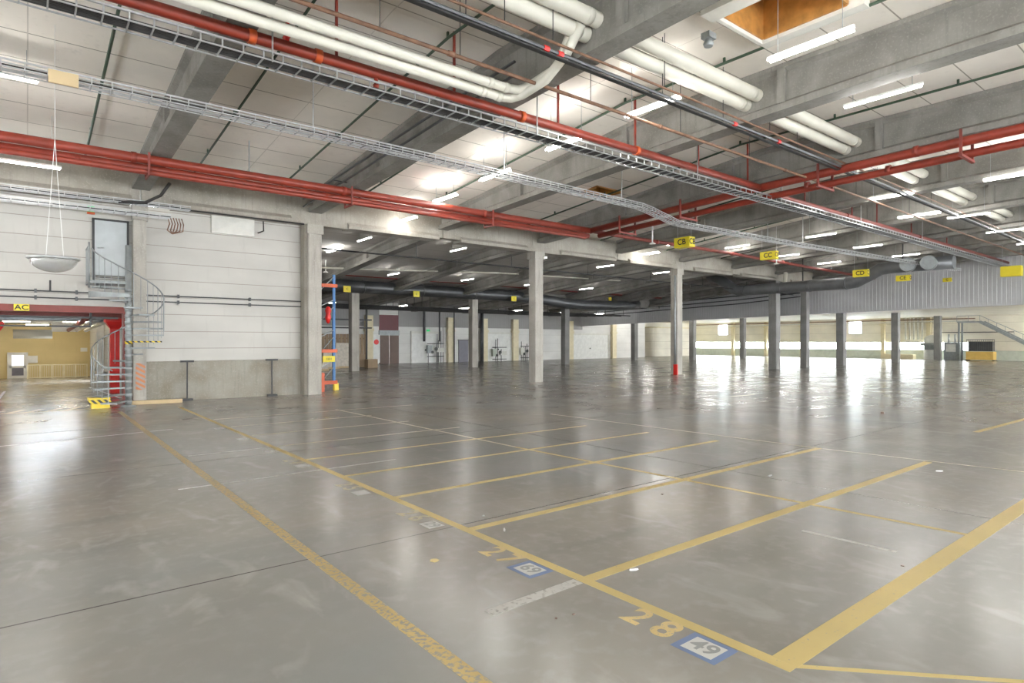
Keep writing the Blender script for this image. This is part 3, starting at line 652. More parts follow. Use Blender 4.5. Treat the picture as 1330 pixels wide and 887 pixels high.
b = MB(); b.tube([(-1.0, -.05, 4.85), (-1.0, 1.08, 4.85)], .02, 8); MB().tube([(-1.0, -.05, 4.3), (-1.0, 1.08, 4.3)], .012, 6).build('mid_rail', 'galvdull', t); MB().tube([(-1.0, -.05, 3.6), (-1.0, -.05, 4.95)], .025, 8).build('rail_post', 'galvdull', t)
b.build('landing_rail', 'galvdull', t)
b = MB(); prev = None      # curved skirt below the landing
for k in range(13):
    a = math.radians(180+85*k/12); ring = [b.bm.verts.new(pol(a, r_, z_)) for r_, z_ in ((R+.05, 3.3), (R+.05, 3.5-.1*k/12), (R+.065, 3.5-.1*k/12), (R+.065, 3.3))]
    if prev:
        for j in range(4): b.bm.faces.new((prev[j], prev[(j+1) % 4], ring[(j+1) % 4], ring[j]))
    else: b.bm.faces.new(ring)
    prev = ring
b.bm.faces.new(prev[::-1]); b.build('curved_skirt', 'galvdull', t)
# hazard bumper at the foot
t = thing('bumper_block', 'yellow and black striped bumper block at the foot of the spiral stair', 'bumper', (1.72, 22.15, 0))
MB().box(-.28, .28, -.22, .22, .14, .26).build('striped_band', 'hazard', t); MB().box(-.22, .24, -.18, .18, 0, .14).build('foot', 'yellow', t); MB().box(-.3, .25, -.24, .24, .26, .31).build('cap', 'yellow', t)
b = MB(); b.bar((2.55, 22.6, .06), (4.0, 22.45, .06), .14, .12); tag(b.build('timber_kerb', 'wood', None, (3.2, 22.5, 0)), 'pale timber kerb on the floor right of the spiral stair', 'kerb')
# barrier stand brackets on the plinth
for x, lb in ((4.24, 'nearer the spiral stair'), (7.03, 'nearer the end column')):
    b = MB(); b.box(x-.02, x+.02, 22.96, 23.0, 0, 1.3); b.box(x-.2, x+.2, 22.92, 23.07, 1.3, 1.36); b.box(x-.16, x+.16, 22.85, 23.05, 0, .07)
    tag(b.build('wall_stand', 'black', None, (x, 23, 0)), 'dark T-shaped stand against the concrete plinth, '+lb, 'stand', 'stands against the plinth')
# ------------------------------------------------------------------ blue rack at the wall end
t = thing('pallet_rack', 'narrow blue rack upright with orange beams beside the end column', 'rack', (9.55, 23.9, 0))
for (p, q) in ((.35, .35), (-.45, -.45+.35)):
    b = MB(); b.box(p-.05, p+.05, q-.05, q+.05, 0, 4.75)
    b.build('upright', 'blue' if p > 0 else 'galvdull', t)
b = MB()
for k in range(7): b.bar((-.4, -.05, .3+.62*k), (.3, .3, .6+.62*k if k % 2 else .3+.62*(k+1)), .03)
b.build('bracing', 'galvdull', t)
for z in (4.25, 1.62, .35): MB().box(-.55, .3, -.16, -.08, z-.07, z+.07).build('rack_beam', 'orange', t)
MB().box(-.62, -.3, -.32, -.12, 0, .75).build('end_guard', 'orange', t); b = MB(); b.box(.28, .46, .1, .3, 0, .3); b.build('foot_guard', 'yellow', t)
o = MB().box(-.32, .18, -.2, -.17, 1.18, 1.42).build('rack_sign', 'yellowsign', t); text('lettering', '1601', .13, 'ink', o, (-.07, -.205, 1.3), (PI/2, 0, 0), .003)
b = MB(); b.lathe([(.02, 2.72), (.07, 2.78), (.12, 2.95), (.09, 3.12), (.13, 3.25), (.08, 3.38), (.02, 3.42)], (9.5, 23.85, 0), 10); tag(b.build('red_bundle', 'brightred', None, (9.32, 23.85, 2.6)), 'red bundle hanging in the blue rack', 'bundle')
# ------------------------------------------------------------------ room behind the opening
for (x, y, lb) in ((2.95, 31.2, 'bright red column with a flared head seen through the stair'), (-1.35, 44.0, 'bright red column at the far left edge of the opening')):
    z = ramp_z(y); t = thing('red_column', lb, 'column', (x, y, z)); h = 3.3-z
    MB().box(-.17, .17, -.17, .17, 0, h-.75).build('shaft', 'brightred', t)
    b = MB(); b.prism([(-.17,-.17),(.17,-.17),(.17,.17),(-.17,.17)], lambda p, q: (p, q, h-.75), lambda p, q: (p*2.1, q*2.1, h-.45)); b.box(-.36, .36, -.36, .36, h-.45, h-.2); b.build('flared_head', 'brightred', t)
zr = -.8
t = thing('white_door', 'white glazed door in the ochre wall beyond the ramp', 'door', (at(23, 487, zr).x*59.8/at(23, 487, zr).y, 59.95, zr))
b = MB(); b.box(-.62, -.5, -.1, .05, 0, 1.95); b.box(.5, .62, -.1, .05, 0, 1.95); b.box(-.62, .62, -.1, .05, 1.85, 1.97); b.build('frame', 'white', t)
b = MB(); b.box(-.5, .5, -.06, .0, 0, .2); b.box(-.5, .5, -.06, 0, .78, .95); b.box(-.5, -.35, -.06, 0, .2, 1.85); b.box(.35, .5, -.06, 0, .2, 1.85); b.box(-.35, .35, -.06, 0, 1.75, 1.85); o = b.build('leaf', 'white', t)
MB().box(-.35, .35, -.03, -.02, .2, .78).build('lower_pane', 'purple', o); MB().box(-.35, .35, -.03, -.02, .95, 1.75).build('upper_pane', 'mirror', o)
def rail_len(u, y): return xs_ratio(u, y)
t = thing('yellow_railing', 'long pale yellow mesh railing in front of the ochre wall', 'railing', (0, 58.2, zr)); xa, xb = rail_len(36, 58.2), rail_len(113, 58.2)
b = MB(); b.tube([(xa, 0, 1.02), (xb, 0, 1.02)], .04, 6); b.tube([(xa, 0, .08), (xb, 0, .08)], .04, 6)
for k in range(6): x = xa+(xb-xa)*k/5; b.box(x-.05, x+.05, -.05, .05, 0, 1.05)
b.build('frame', 'paleyellow', t)
b = MB(); x = xa
while x < xb: b.box(x-.015, x+.015, -.01, .01, .1, 1.0); x += .14
o = b.build('infill_bars', 'paleyellow', t)
for u, v, w_, h_, lb in ((41.5, 471, .7, .55, 'white notice board right of the far white door'), (109, 457, .45, .3, 'small white notice at the right end of the ochre wall')):
    x = xs_ratio(u, 59.95); z = 2-(v-443.5)/FPX*47.5; b = MB(); b.box(x-w_/2, x+w_/2, 59.9, 59.98, z, z+h_); tag(b.build('notice_board', 'white', None, (x, 59.9, z)), lb, 'notice')
b = MB(); b.box(-6, 3.2, 27.0, 27.25, 2.86, 3.1); tag(b.build('steel_beam', 'darkred', None, (0, 27, 2.9)), 'dark red steel beam crossing just inside the opening', 'beam')
b = MB(); b.box(-6, 4, 36.0, 36.25, 3.0, 3.3); tag(b.build('steel_beam', 'galvdull', None, (0, 36, 2.9)), 'grey steel beam crossing deeper inside the opening', 'beam')
for k, (x, mt) in enumerate(((2.15, 'darkred'), (2.6, 'galv'), (3.1, 'galv'))):
    b = MB(); b.tube([(x, 27.3, 3.2-.0), (x-.0, 50, 2.75)], .12, 10); tag(b.build('ceiling_pipe', mt, None, (x, 27, 3.1)), '%s pipe running away under the ceiling inside the opening' % ('dark red', 'shiny left', 'shiny right')[k], 'pipe', 'pipes inside the opening')
b = MB(); xa = xs_ratio(17, 52); xb = xs_ratio(68, 52); b.tube([(xa, 52, 2.5), (xb, 52, 2.5)], .3, 16); tag(b.build('air_duct', 'duct', None, (xa, 52, 2.5)), 'fat cream duct hanging before the ochre wall', 'duct')
b = MB(); xa = xs_ratio(67, 50); b.box(xa, xa+1.35, 49.5, 50.3, 2.65, 3.25); tag(b.build('air_unit', 'white', None, (xa, 50, 2.7)), 'boxy white air unit under the ceiling inside the opening', 'air unit')
b = MB(); b.box(-4.6, -1.4, 40, 40.6, 2.6, 3.0); b.box(-3.2, -1.8, 40.1, 40.5, 2.3, 2.6); tag(b.build('machinery_head', 'galvdull', None, (-2.5, 40, 2.6)), 'grey machinery hanging at the left edge of the opening', 'machinery')
for k, (x, y) in enumerate(((-2.0, 55), (.6, 56.5), (-3.5, 50), (0.2, 33), (-2.5, 42), (2.4, 47), (-1.0, 28), (1.5, 38), (-3.5, 35), (-.5, 48), (2.2, 57), (-3.5, 57))):
    t = thing('strip_lamp', 'warm strip lamp under the ceiling inside the opening', 'lamp', (x, y, 3.2), 0, 'strip lamps inside the opening')
    MB().box(-.7, .7, -.08, .08, .03, .12).build('housing', 'white', t); MB().box(-.65, .65, -.05, .05, 0, .03).build('tube', 'warmtube' if y > 45 else 'annextube', t)
b = MB(); b.box(3.55, 3.95, 48, 48.4, -.8, 3.3); tag(b.build('white_column', 'white', None, (3.7, 48, -.8)), 'slim white column at the right side of the room inside the opening', 'column')
b = MB(); b.box(-4.9, 2.3, 23.3, 23.45, 2.72, 2.78); b.box(1.55, 1.6, 23.3, 23.45, 2.5, 2.9); b.box(-4.9, 1.6, 23.6, 23.65, 2.45, 2.5) ; tag(b.build('door_track', 'black', None, (0, 23.4, 2.7)), 'black sliding door track just inside the dark red frame', 'track')

# ------------------------------------------------------------------ box signs
def box_sign(txt, u, v, z, wx, wy, h, label, ts=.3):
    p = at(u, v, z); t = thing('aisle_sign', label, 'sign', p, 0, 'yellow aisle signs')
    MB().box(0, wx, 0, wy, -h/2, h/2).build('box', 'yellowsign', t)
    if not txt: pass
    elif 1: text('lettering', txt, ts, 'ink', t, (-.01, wy/2, 0), (PI/2, 0, -PI/2), .003, .006); text('lettering', txt, ts, 'ink', t, (wx/2, -.01, 0), (PI/2, 0, 0), .003, .006)
    zt = interp(ZC, min(p.y, 23))-z
    for q in (.05, wy-.05): MB().box(wx/2-.006, wx/2+.006, q-.006, q+.006, h/2, zt-.02).build('drop_rod', 'galv', t)
    return t
box_sign('CB', 895.5, 313, 6.6, .42, .85, .46, 'double-faced yellow CB sign hanging below the wire tray', .36)
box_sign('CC', 1008, 330.5, 6.55, .25, .9, .42, 'hanging yellow CC sign, second of the aisle signs', .34)
box_sign('CD', 1127, 354, 6.1, .25, .85, .42, 'hanging yellow CD sign beside the bend of the dark duct', .34)
box_sign('CE', 1182, 360.5, 6.0, .2, .8, .36, 'hanging yellow CE sign before the corrugated wall', .3)
t = box_sign('C', 1236, 363, 6.1, .1, .5, .26, 'small blurred yellow sign at the far end of the aisle signs', .2)
t = box_sign('', 1326, 351, 6.3, .5, 1.0, .62, 'large yellow sign cut off by the right edge of the picture', .2)
for u, v, lb in ((450.5, 375.5, 'small yellow sign on the dark duct nearest the rack'), (540.5, 382, 'small yellow sign on the dark duct near its middle'), (667, 388, 'small yellow sign on the dark duct beside the tall middle column'),
                 (729, 391, 'small yellow sign on top of the dark second-row column'), (792, 389, 'tiny yellow sign at the right end of the far duct')):
    a = (u-665)/FPX; Y = 37.3; k = Y/(-a*_s+_c); z = 2-(v-443.5)/FPX*k
    t = thing('aisle_sign', lb, 'sign', ((a*_c+_s)*k, Y, z), 0, 'small far yellow signs')
    wd = .33 if u > 780 else .48
    MB().box(-wd/2, wd/2, -.06, .0, -.2, .2).build('panel', 'yellowsign', t); text('lettering', 'C', .2, 'ink', t, (0, -.07, 0), (PI/2, 0, 0), .003)
# ------------------------------------------------------------------ dark ducts
D = [(5, 38.0, 5.62), (30.5, 38.0, 5.62), (33, 37.6, 5.45), (35, 37.0, 5.2), (37, 36.8, 5.1), (41, 36.8, 5.2), (43.2, 36.8, 5.3), (44, 36.8, 5.5)]
pipe('dark_duct', D, .42, 'darkduct', 'long dark grey round duct in front of the second column row', None, 20, [((x, 38.0, 5.62), X) for x in (9, 13, 17.5, 22, 26.5, 30)], 'darkduct', 1.04, cat='duct')
pipe('sprinkler_pipe', [(5, 37.2, 6.3), (30, 37.2, 6.3), (49.5, 37.2, 6.2)], .1, 'darkred', 'dark red pipe above the long dark duct', None, 10, [], None, 1, [(x, 37.2, 6.3, 6.5, .03) for x in (10, 14, 18, 22, 27)], 'darkduct')
pipe('service_pipe', [(9.0, 25, 5.9), (30, 25, 5.9), (49.6, 25, 5.85)], .035, 'black', 'thin black pipe running just beyond the front girders', None, 8, [], None, 1, [(x, 25, 5.9, 6.6, .012) for x in BX[1:8]], 'black')
pipe('air_duct', [(8.8, 34, 6.0), (24, 31.5, 6.45), (34, 30, 6.45)], .05, 'duct', 'thin cream pipe rising under the far beams', None, 8, [], None, 1, [(8.8, 33.9, 6.0, 6.55, .012), (24, 31.5, 6.4, 6.8, .012), (33.9, 30, 6.4, 6.9, .012)], 'galvdull', cat='pipe')
D2 = [(41, 27.2, 7.0), (41, 26.4, 6.75), (41, 25.2, 5.95), (41, 24.8, 5.77), (41, 24.3, 5.72), (41, 17.1, 5.72), (41, 16.6, 5.77), (41, 15.7, 6.2), (41, 15.2, 6.44), (41, 14.7, 6.5), (41, 11.4, 6.5)]
pipe('dark_duct', D2, .38, 'ductgrey', 'dark grey round duct with two bends in front of the corrugated wall', None, 20, [((41, y, 5.72), (0,1,0)) for y in (24.2, 21.5, 19.5, 17.2)], 'ductgrey', 1.05,
     [(41, 26.4, 6.8, 7.25, .03), (41, 20, 6.0, 7.8, .03), (41, 14, 6.8, 8.35, .03)], 'black', cat='duct')
for k, (y, rr) in enumerate(((15.5, .42), (14.3, .42))):
    y *= .872; b = MB(); b.tube([(40.5, y, 6.48), (40.0, y-.1, 6.48)], rr*.95, 20); tag(b.build('duct_end', 'galvdull', None, (40.4, y, 6.48)), 'round grey duct end facing the hall, %s one' % ('left', 'right')[k], 'duct', 'round duct ends at the corrugated wall')
pipe('service_pipe', [(42, 21.8, 5.9), (42.2, 21.8, 6.9)], .14, 'duct', 'short cream upright pipe above the column with the CC sign', None, 10, cat='pipe')
# pipe clutter over the back aisle and on the hanging wall
b = MB()
for k in range(7):
    z = 4.55+.03*k; y = 40.2+1.2*k; pipe('service_pipe', [(9, y, z), (30, y, z), (47, y, z)], .06+.02*(k % 2), 'black', 'thin dark service pipe over the back aisle', 'service pipes over the back aisle', 6, [], None, 1, [(x, y, z, interp(ZCF, y)+.02, .015) for x in (12.5, 24, 36, 46)], 'black')
for k in range(3): pipe('service_pipe', [(49.55, 46, 4.9+.35*k), (49.55, 30, 5.35+.35*k), (49.55, 24, 5.7+.3*k)], .05, 'darkduct', 'thin grey pipe on the corrugated wall, %s' % ('lowest of three', 'middle of three', 'topmost of three')[k], 'pipes on the corrugated wall', 6)
# ------------------------------------------------------------------ back wall objects
def onback(u, Y=49.9): return xs_ratio(u, Y)
t = thing('double_door', 'brown double doors with a maroon panel above in the back wall', 'door', (25.55, 49.95, 0))
MB().box(-.95, -.02, -.08, .05, 0, 2.55).build('door_leaf', 'brown', t); MB().box(.02, .95, -.08, .05, 0, 2.55).build('door_leaf', 'brown', t)
MB().box(-1.0, 1.0, -.1, .1, 2.55, 3.0).build('lintel', 'galvdull', t); MB().box(-.95, .95, -.02, .1, 3.0, 4.4).build('upper_panel', 'maroon', t)
t = thing('warning_board', 'white board with a red disc left of the brown doors', 'sign', (24.25, 49.85, 0))
MB().box(-.35, .35, -.03, .03, .1, 2.6).build('board', 'white', t); b = MB(); b.tube([(0, -.06, 1.95), (0, -.03, 1.95)], .24, 8); b.build('red_disc', 'brightred', t)
t = thing('slate_door', 'slate grey door in the back wall behind a second-row column', 'door', (onback(602), 49.95, 0)); MB().box(-.55, .55, -.06, .03, 0, 2.1).build('leaf', 'purple', t); MB().box(-.62, .62, -.04, .03, 2.1, 2.17).build('frame', 'black', t)
for u0, u1, lb in ((535, 570, 'wide white roller door left of the grey wall equipment'), (630, 664, 'white roller door between the slate door and the tall column'), (742, 790, 'white roller door right of the dark signed column')):
    xa, xb = onback(u0), onback(u1); t = thing('roller_door', lb, 'door', ((xa+xb)/2, 49.98, 0), 0, 'roller doors in the back wall'); h = (xb-xa)/2
    b = MB(); b.box(-h, h, -.05, .03, 0, 2.75)
    for k in range(9): b.box(-h, h, -.065, -.05, .28*k+.1, .28*k+.28)
    b.build('curtain', 'white', t); b = MB(); b.box(-h-.08, -h, -.1, .03, 0, 2.85); b.box(h, h+.08, -.1, .03, 0, 2.85); b.box(-h-.08, h+.08, -.1, .03, 2.75, 2.95); b.build('frame', 'offwhite', t)
    b = MB(); b.tube([(0, -.1, 1.2), (0, -.04, 1.2)], .08, 8); b.build('handle', 'black', t)
b = MB(); x = onback(556); b.box(x-.16, x+.16, 49.85, 49.9, 2.95, 3.12); tag(b.build('exit_sign', 'signgreen', None, (x, 49.9, 2.95)), 'small dark green exit sign on the white back wall', 'sign')
def cluster(u, z, n, lb, name, mat='galvdull', sp=.9, seed=1, Y=49.7):
    rnd = random.Random(seed); x = onback(u, Y); t = thing(name, lb, 'equipment', (x, Y, z))
    b = MB(); b.box(-sp, -sp+.5, -.2, .05, 0, .75); b.build('cabinet', mat, t)
    b = MB(); b.box(.1, sp, -.16, .05, .1, .5); b.build('cabinet', 'offwhite', t)
    b = MB()
    for k in range(n):
        xx = -sp+rnd.random()*sp*2; b.tube([(xx, -.1, -z+.02), (xx, -.1, .6+rnd.random()*2)], .035, 6)
    b.tube([(-sp, -.12, .9), (sp, -.12, .9)], .04, 6); b.tube([(-sp, -.12, -.3), (sp, -.12, -.3)], .04, 6); b.build('pipework', 'black', t)
    b = MB(); b.tube([(0, -.25, .4), (0, -.18, .4)], .17, 10); b.tube([(-.4, -.25, .1), (-.4, -.18, .1)], .14, 10); b.build('valve_wheel', 'black', t)
cluster(565, .9, 6, 'grey switch boxes and pipes on the back wall beside the yellow pilaster', 'wall_equipment', seed=2)
cluster(648, .5, 3, 'pale cabinets and pipes between slate door and tall column', 'wall_equipment', 'palegreen', seed=3)
cluster(683, .6, 6, 'black valves and pipes on the back wall left of the tall column', 'wall_equipment', 'offwhite', .8, 4)
for k, (u, r_) in enumerate(((551, .12), (571, .07), (626, .18), (590, .06))):
    b = MB(); x = onback(u, 49.5); b.tube([(x, 49.5, 2.0 if k < 2 else .0), (x, 49.5, 5.3)], r_, 8)
    tag(b.build('wall_pipe', 'darkduct', None, (x, 49.5, 2)), 'dark upright pipe on the back wall, %s from the left' % ORD[[0,1,3,2][k]], 'pipe', 'upright pipes on the back wall')
# pallets and goods behind the rack
def goods(x, y, sx, sy, lev, lb, mat='wrap'):
    t = thing('goods_stack', lb, 'stack', (x, y, 0), 0, 'pallet goods behind the rack'); b = MB()
    for k in range(3): b.box(-sx/2, sx/2, -sy/2+k*(sy-.1)/2, -sy/2+k*(sy-.1)/2+.1, 0, .1)
    b.box(-sx/2, sx/2, -sy/2, sy/2, .1, .14); b.build('pallet', 'wood', t)
    z = .14
    for k in range(lev):
        h = .32; b = MB(); e = .03*((k*7) % 3-1); b.box(-sx/2+.03+e, sx/2-.03+e, -sy/2+.03, sy/2-.03, z, z+h); b.box(-sx/2+.05+e, sx/2-.05+e, -sy/2+.05, sy/2-.05, z+h, z+h+.03); b.build('layer', mat, t); z += h+.03
goods(16.0, 44.0, 1.2, .9, 6, 'tall stack of wrapped goods nearest the blue rack'); goods(17.4, 43.5, 1.3, .9, 3, 'low stack of wrapped goods in the middle'); goods(18.6, 44.3, 1.1, .9, 5, 'stack of wrapped goods left of the second-row column')
goods(15.5, 41.0, 1.4, 1.0, 1, 'single flat layer of goods lying in front of the stacks')
for (x, y, sx, h, lb) in ((20.6, 43.2, .8, .65, 'brown carton right of the second-row column'), (20.3, 44.6, .6, 1.0, 'taller brown carton behind the low one')):
    b = MB(); b.box(-sx/2, sx/2, -.3, .3, 0, h); b.box(-sx/2-.01, sx/2+.01, -.03, .03, h, h+.01); o = b.build('carton', 'carton'); o.location = (x, y, 0); tag(o, lb, 'carton')
b = MB()
for k in range(27): b.box(14+.3*k, 14.25+.3*k, 47.0, 47.05, 0, 2.6)
b.box(14, 22.1, 47.05, 47.1, .3, .4); b.box(14, 22.1, 47.05, 47.1, 2.2, 2.3); tag(b.build('slatted_screen', 'carton', None, (18, 47, 0)), 'brown slatted screen behind the wrapped goods', 'screen')
t = thing('steel_rack', 'black steel rack frame behind the blue rack', 'rack', (16, 46.2, 0))
for z in (3.05, 3.7): MB().box(-6, 6, -.2, .2, z, z+.1).build('shelf', 'black', t)
for x in (-5.8, -2, 1.5, 5.5): MB().box(x, x+.12, -.2, -.08, 0, 4.6).build('post', 'black', t)
# ------------------------------------------------------------------ right side machinery and stair
t = thing('steel_staircase', 'grey steel stair and landing in the far right corner', 'staircase', (78, 18, 0))
b = MB(); b.box(-.6, .8, 1.3, 3.3, 4.0, 4.12); b.build('landing', 'galvdull', t)
b = MB(); b.bar((-.6, 1.3, 4.05), (-.6, -5.0, .15), .1, .28); b.bar((.8, 1.3, 4.05), (.8, -5.0, .15), .1, .28); b.build('stringer', 'galvdull', t)
b = MB()
for k in range(16): f = (k+.5)/16; b.box(-.6, .8, 1.3-6.3*f-.12, 1.3-6.3*f+.12, 4.0-3.9*f, 4.04-3.9*f)
b.build('treads', 'galvdull', t)
b = MB(); b.tube([(-.6, 3.3, 4.7), (-.6, 1.3, 4.7), (-.6, -5.0, 1.15)], .03, 6)
for k in range(10): f = k/9; b.tube([(-.6, 1.3-6.3*f, 4.05-3.9*f), (-.6, 1.3-6.3*f, 4.7-3.55*f+.0)], .02, 6)
for y in (1.3, 2.3, 3.3): b.tube([(-.6, y, 4.1), (-.6, y, 4.7)], .02, 6)
b.build('railing', 'galvdull', t)
b = MB(); b.box(-.5, -.35, 3.1, 3.25, 0, 4.0); b.box(.6, .75, 3.1, 3.25, 0, 4.0); b.build('leg', 'galvdull', t)
t = thing('yellow_crate', 'yellow steel crate with a wire cage beside the far stair', 'crate', (77.6, 19.2, 0))
MB().box(-.6, .6, -1.1, 1.2, .1, .95).build('tub', 'crate', t); b = MB(); b.box(-.5, .5, -1.2, -1.0, 0, .1); b.box(-.5, .5, 1.1, 1.3, 0, .1); b.build('skid', 'black', t)
b = MB()
for k in range(14): b.box(-.5, -.47, -1.2+.18*k, -1.17+.18*k, 1.0, 2.2)
b.box(-.5, -.47, -1.2, 1.2, 2.15, 2.22); b.box(-.45, .4, -1.0, 1.0, 1.0, 2.0); b.build('cage', 'darkduct', t)
t = thing('machine_cabinet', 'grey machine cabinet left of the yellow crate', 'machine', (78.3, 22.0, 0))
MB().box(-.5, .5, -.7, .6, 0, 1.9).build('body', 'galvdull', t); b = MB(); b.tube([(0, -.3, 1.9), (0, -.3, 2.8)], .1, 8); b.tube([(0, .3, 1.9), (0, .3, 2.8)], .1, 8); b.build('outlet', 'galv', t); MB().box(-.53, -.5, -.5, .4, .9, 1.7).build('panel', 'offwhite', t)
t = thing('white_tank', 'white dome-topped tank beside the machine cabinet', 'tank', (78.6, 24.0, 0)); MB().lathe([(.7, 0), (.72, .1), (.72, 1.9), (.65, 2.3), (.45, 2.6), (.1, 2.75)], (0,0,0), 20).build('shell', 'white', t); b = MB(); b.tube([(-.8, -.5, 1.7), (-.8, .8, 1.7)], .14, 8); b.box(-.95, -.65, -.6, .4, 1.1, 1.6); b.build('valve_gear', 'galvdull', t)
for k in range(5):
    b = MB(); y = 25.2+.42*k; b.tube([(79.6, y, 2.2), (79.6, y, 4.76)], .1, 8)
    tag(b.build('riser_pipe', 'offwhite', None, (79.6, y, 2.2)), 'pale upright pipe in the machinery corner, %s from the right' % ORD[k], 'pipe', 'riser pipes in the machinery corner')
b = MB(); b.tube([(77.5, 22.9, 0), (77.5, 22.9, 4.4)], .12, 8); b.tube([(79.8, 17, 3.0), (79.8, 24, 3.0)], .05, 6); tag(b.build('riser_pipe', 'darkduct', None, (77.5, 22.9, 0)), 'dark upright pipe at the machinery corner', 'pipe')
b = MB(); b.box(-.5, .5, -1.6, 1.6, 0, .5); b.box(-.45, .45, -1.5, 1.5, .5, .54); o = b.build('low_bench', 'paleyellow'); o.location = (78.8, 27.3, 0); tag(o, 'low pale yellow bench under the window left of the machinery corner', 'bench')
for k, z in enumerate((4.2, 4.45)):
    b = MB(); b.tube([(78.6, 20, z), (78.6, 55.5, z)], .06, 6); tag(b.build('wall_pipe', 'rust' if k else 'offwhite', None, (78.6, 38, z)), 'long thin pipe above the windows, %s one' % ('lower', 'upper')[k], 'pipe')
# cream curved enclosure seen behind the guarded column
t = thing('cream_enclosure', 'cream rounded enclosure behind the column with the red guard', 'enclosure', (68.5, 53.5, 0))
b = MB(); pr = []
for k in range(7): a = PI+PI/2*k/6; pr.append((-3.2+1.0+1.0*math.cos(a), -1.0+1.0*math.sin(a)))
pr += [(5.5, -2.0), (5.5, 1.8), (-3.2, 1.8)]
b.prism(pr, lambda p, q: (p, q, 0), lambda p, q: (p, q, 3.8)); b.build('shell', 'cream', t); b = MB(); b.prism([(p*1.01, q*1.02) for p, q in pr], lambda p, q: (p, q, 3.8), lambda p, q: (p, q, 3.95)); b.build('cap', 'paleyellow', t)

# ------------------------------------------------------------------ lamps
def make_lamp(name, label, loc, twin=True, length=1.5, zc=8.6, group=None, rz=0):
    zc = max(zc, loc[2]+.12)
    t = thing(name, label, 'lamp', loc, rz, group); h = length/2
    MB().box(-.03, .03, -h, h, .03, .08).build('housing', 'white', t)
    for x in ((-.055, .055) if twin else (0,)): MB().tube([(x, -h+.03, .0), (x, h-.03, .0)], .017, 8).build('tube', 'tube', t)
    z1 = zc-loc[2]-.01
    for q in (-h+.2, h-.21): MB().box(-.005, .005, q, q+.01, .08, z1).build('hanging_wire', 'galvdull', t)
    return t
LG = 'ceiling lamps'
lamps = [(11.3, 5.4, 7.45, 'brightest twin-tube lamp beside the large skylight'), (14.75, 5.45, 7.38, 'lamp tube under the edge of the large roof beam at top right'),
 (11.4, 9.1, 7.45, 'twin-tube lamp where the black rail crosses above'), (11.5, 12.1, 7.4, 'lamp shining behind the upper cable tray'),
 (11.7, 15.6, 7.3, 'lamp behind the lower wire tray'), (11.9, 18.9, 7.2, 'lamp hanging just above the red mains'), (12.1, 22.1, 6.95, 'small-looking lamp in front of the girder below the red mains'),
 (12.4, 30.4, 6.7, 'lamp just beyond the girder beside the end column'),
 (25.2, 9.0, 7.4, 'lamp right of the red pair where the brown pipe passes'), (25.2, 5.4, 7.4, 'lamp at the right edge of the picture'),
 (29.6, 9.5, 7.35, 'lamp on a white drop rod right of the dark rail'), (25.9, 15.7, 7.3, 'lamp right of the CB sign above the wire tray'),
 (27.2, 22.0, 6.9, 'lamp left of the CB sign'), (26.6, 19.4, 7.1, 'lamp directly above the CB sign'),
 (17.0, -2.0, 7.4, 'lamp out of the picture at right')]
made = None
for i, (x, y, z, lb) in enumerate(lamps):
    zc = interp(ZC if y < 23 else ZCF, y)
    make_lamp('strip_lamp', lb, (x, y, z), i not in (1,), 1.6, zc, LG)
# the lamp rows go on along the hall behind and to the right
rows = []
for x in (0, 5.7, 17.2): 
    for y in (-4, -9, -13): rows.append((x, y, 7.45))
for x in (11.3,):
    for y in (1.0, -4, -9): rows.append((x, y, 7.45))
for x in (30.5, 36.0, 41.5):
    for y in (3.5, 8.0, 14.0, 18.5): rows.append((x, y, 7.2))
for x in (12.3, 17.5, 23, 28.6, 34.3):
    for y in (26.5, 34.0): rows.append((x+ (0.2 if y > 30 else 0), y, 6.75 if y < 30 else 6.15))
for x in (18, 24, 30, 36, 42, 47): rows.append((x, 44.5, 4.9))  # back-aisle row doubled with added lamps to lift the dark back wall
for y in (-12, -8, -4, 0, 4, 26, 30, 34, 38, 42, 46, 49): rows.append((57, y, 4.66))  # rows added out of sight behind the hanging wall to brighten the low zone
for y in (28, 32, 36, 40, 44, 48): rows.append((54.8, y, 4.66)); rows.append((59.2, y, 4.66))  # more added fill lamps, hidden under the low ceiling
src = None
for i, (x, y, z) in enumerate(rows):
    zc = interp(ZC if y < 23 else ZCF, y)
    if y < 2: lb = 'lamp of the rows behind the camera'; gr = 'ceiling lamps behind the camera'
    elif y < 22: lb = 'small far lamp over the right part of the hall'; gr = 'far lamps over the right part of the hall'
    elif y < 40: lb = 'small far lamp beyond the front girders'; gr = 'far lamps beyond the front girders'
    else: lb = 'lamp over the back aisle, row doubled with added lamps to brighten the wall'; gr = 'lamps over the back aisle, with added fill'
    if x > 50: lb = 'added fill lamp hidden under the low ceiling by the window wall'; gr = 'added fill lamps under the low ceiling'; zc = 4.75
    make_lamp('strip_lamp', lb, (x, y, z), False, 1.5, zc, gr)
# tubes along the wall at left (lengthwise)
make_lamp('strip_lamp', 'lamp tube at the far left edge behind the lower wire tray', (-.55, 16.3, 7.45), False, 1.5, 8.1, LG, PI/2)
make_lamp('strip_lamp', 'lamp tube at the far left edge below the red mains', (-.05, 19.6, 6.45), False, 1.5, 7.8, LG, PI/2)
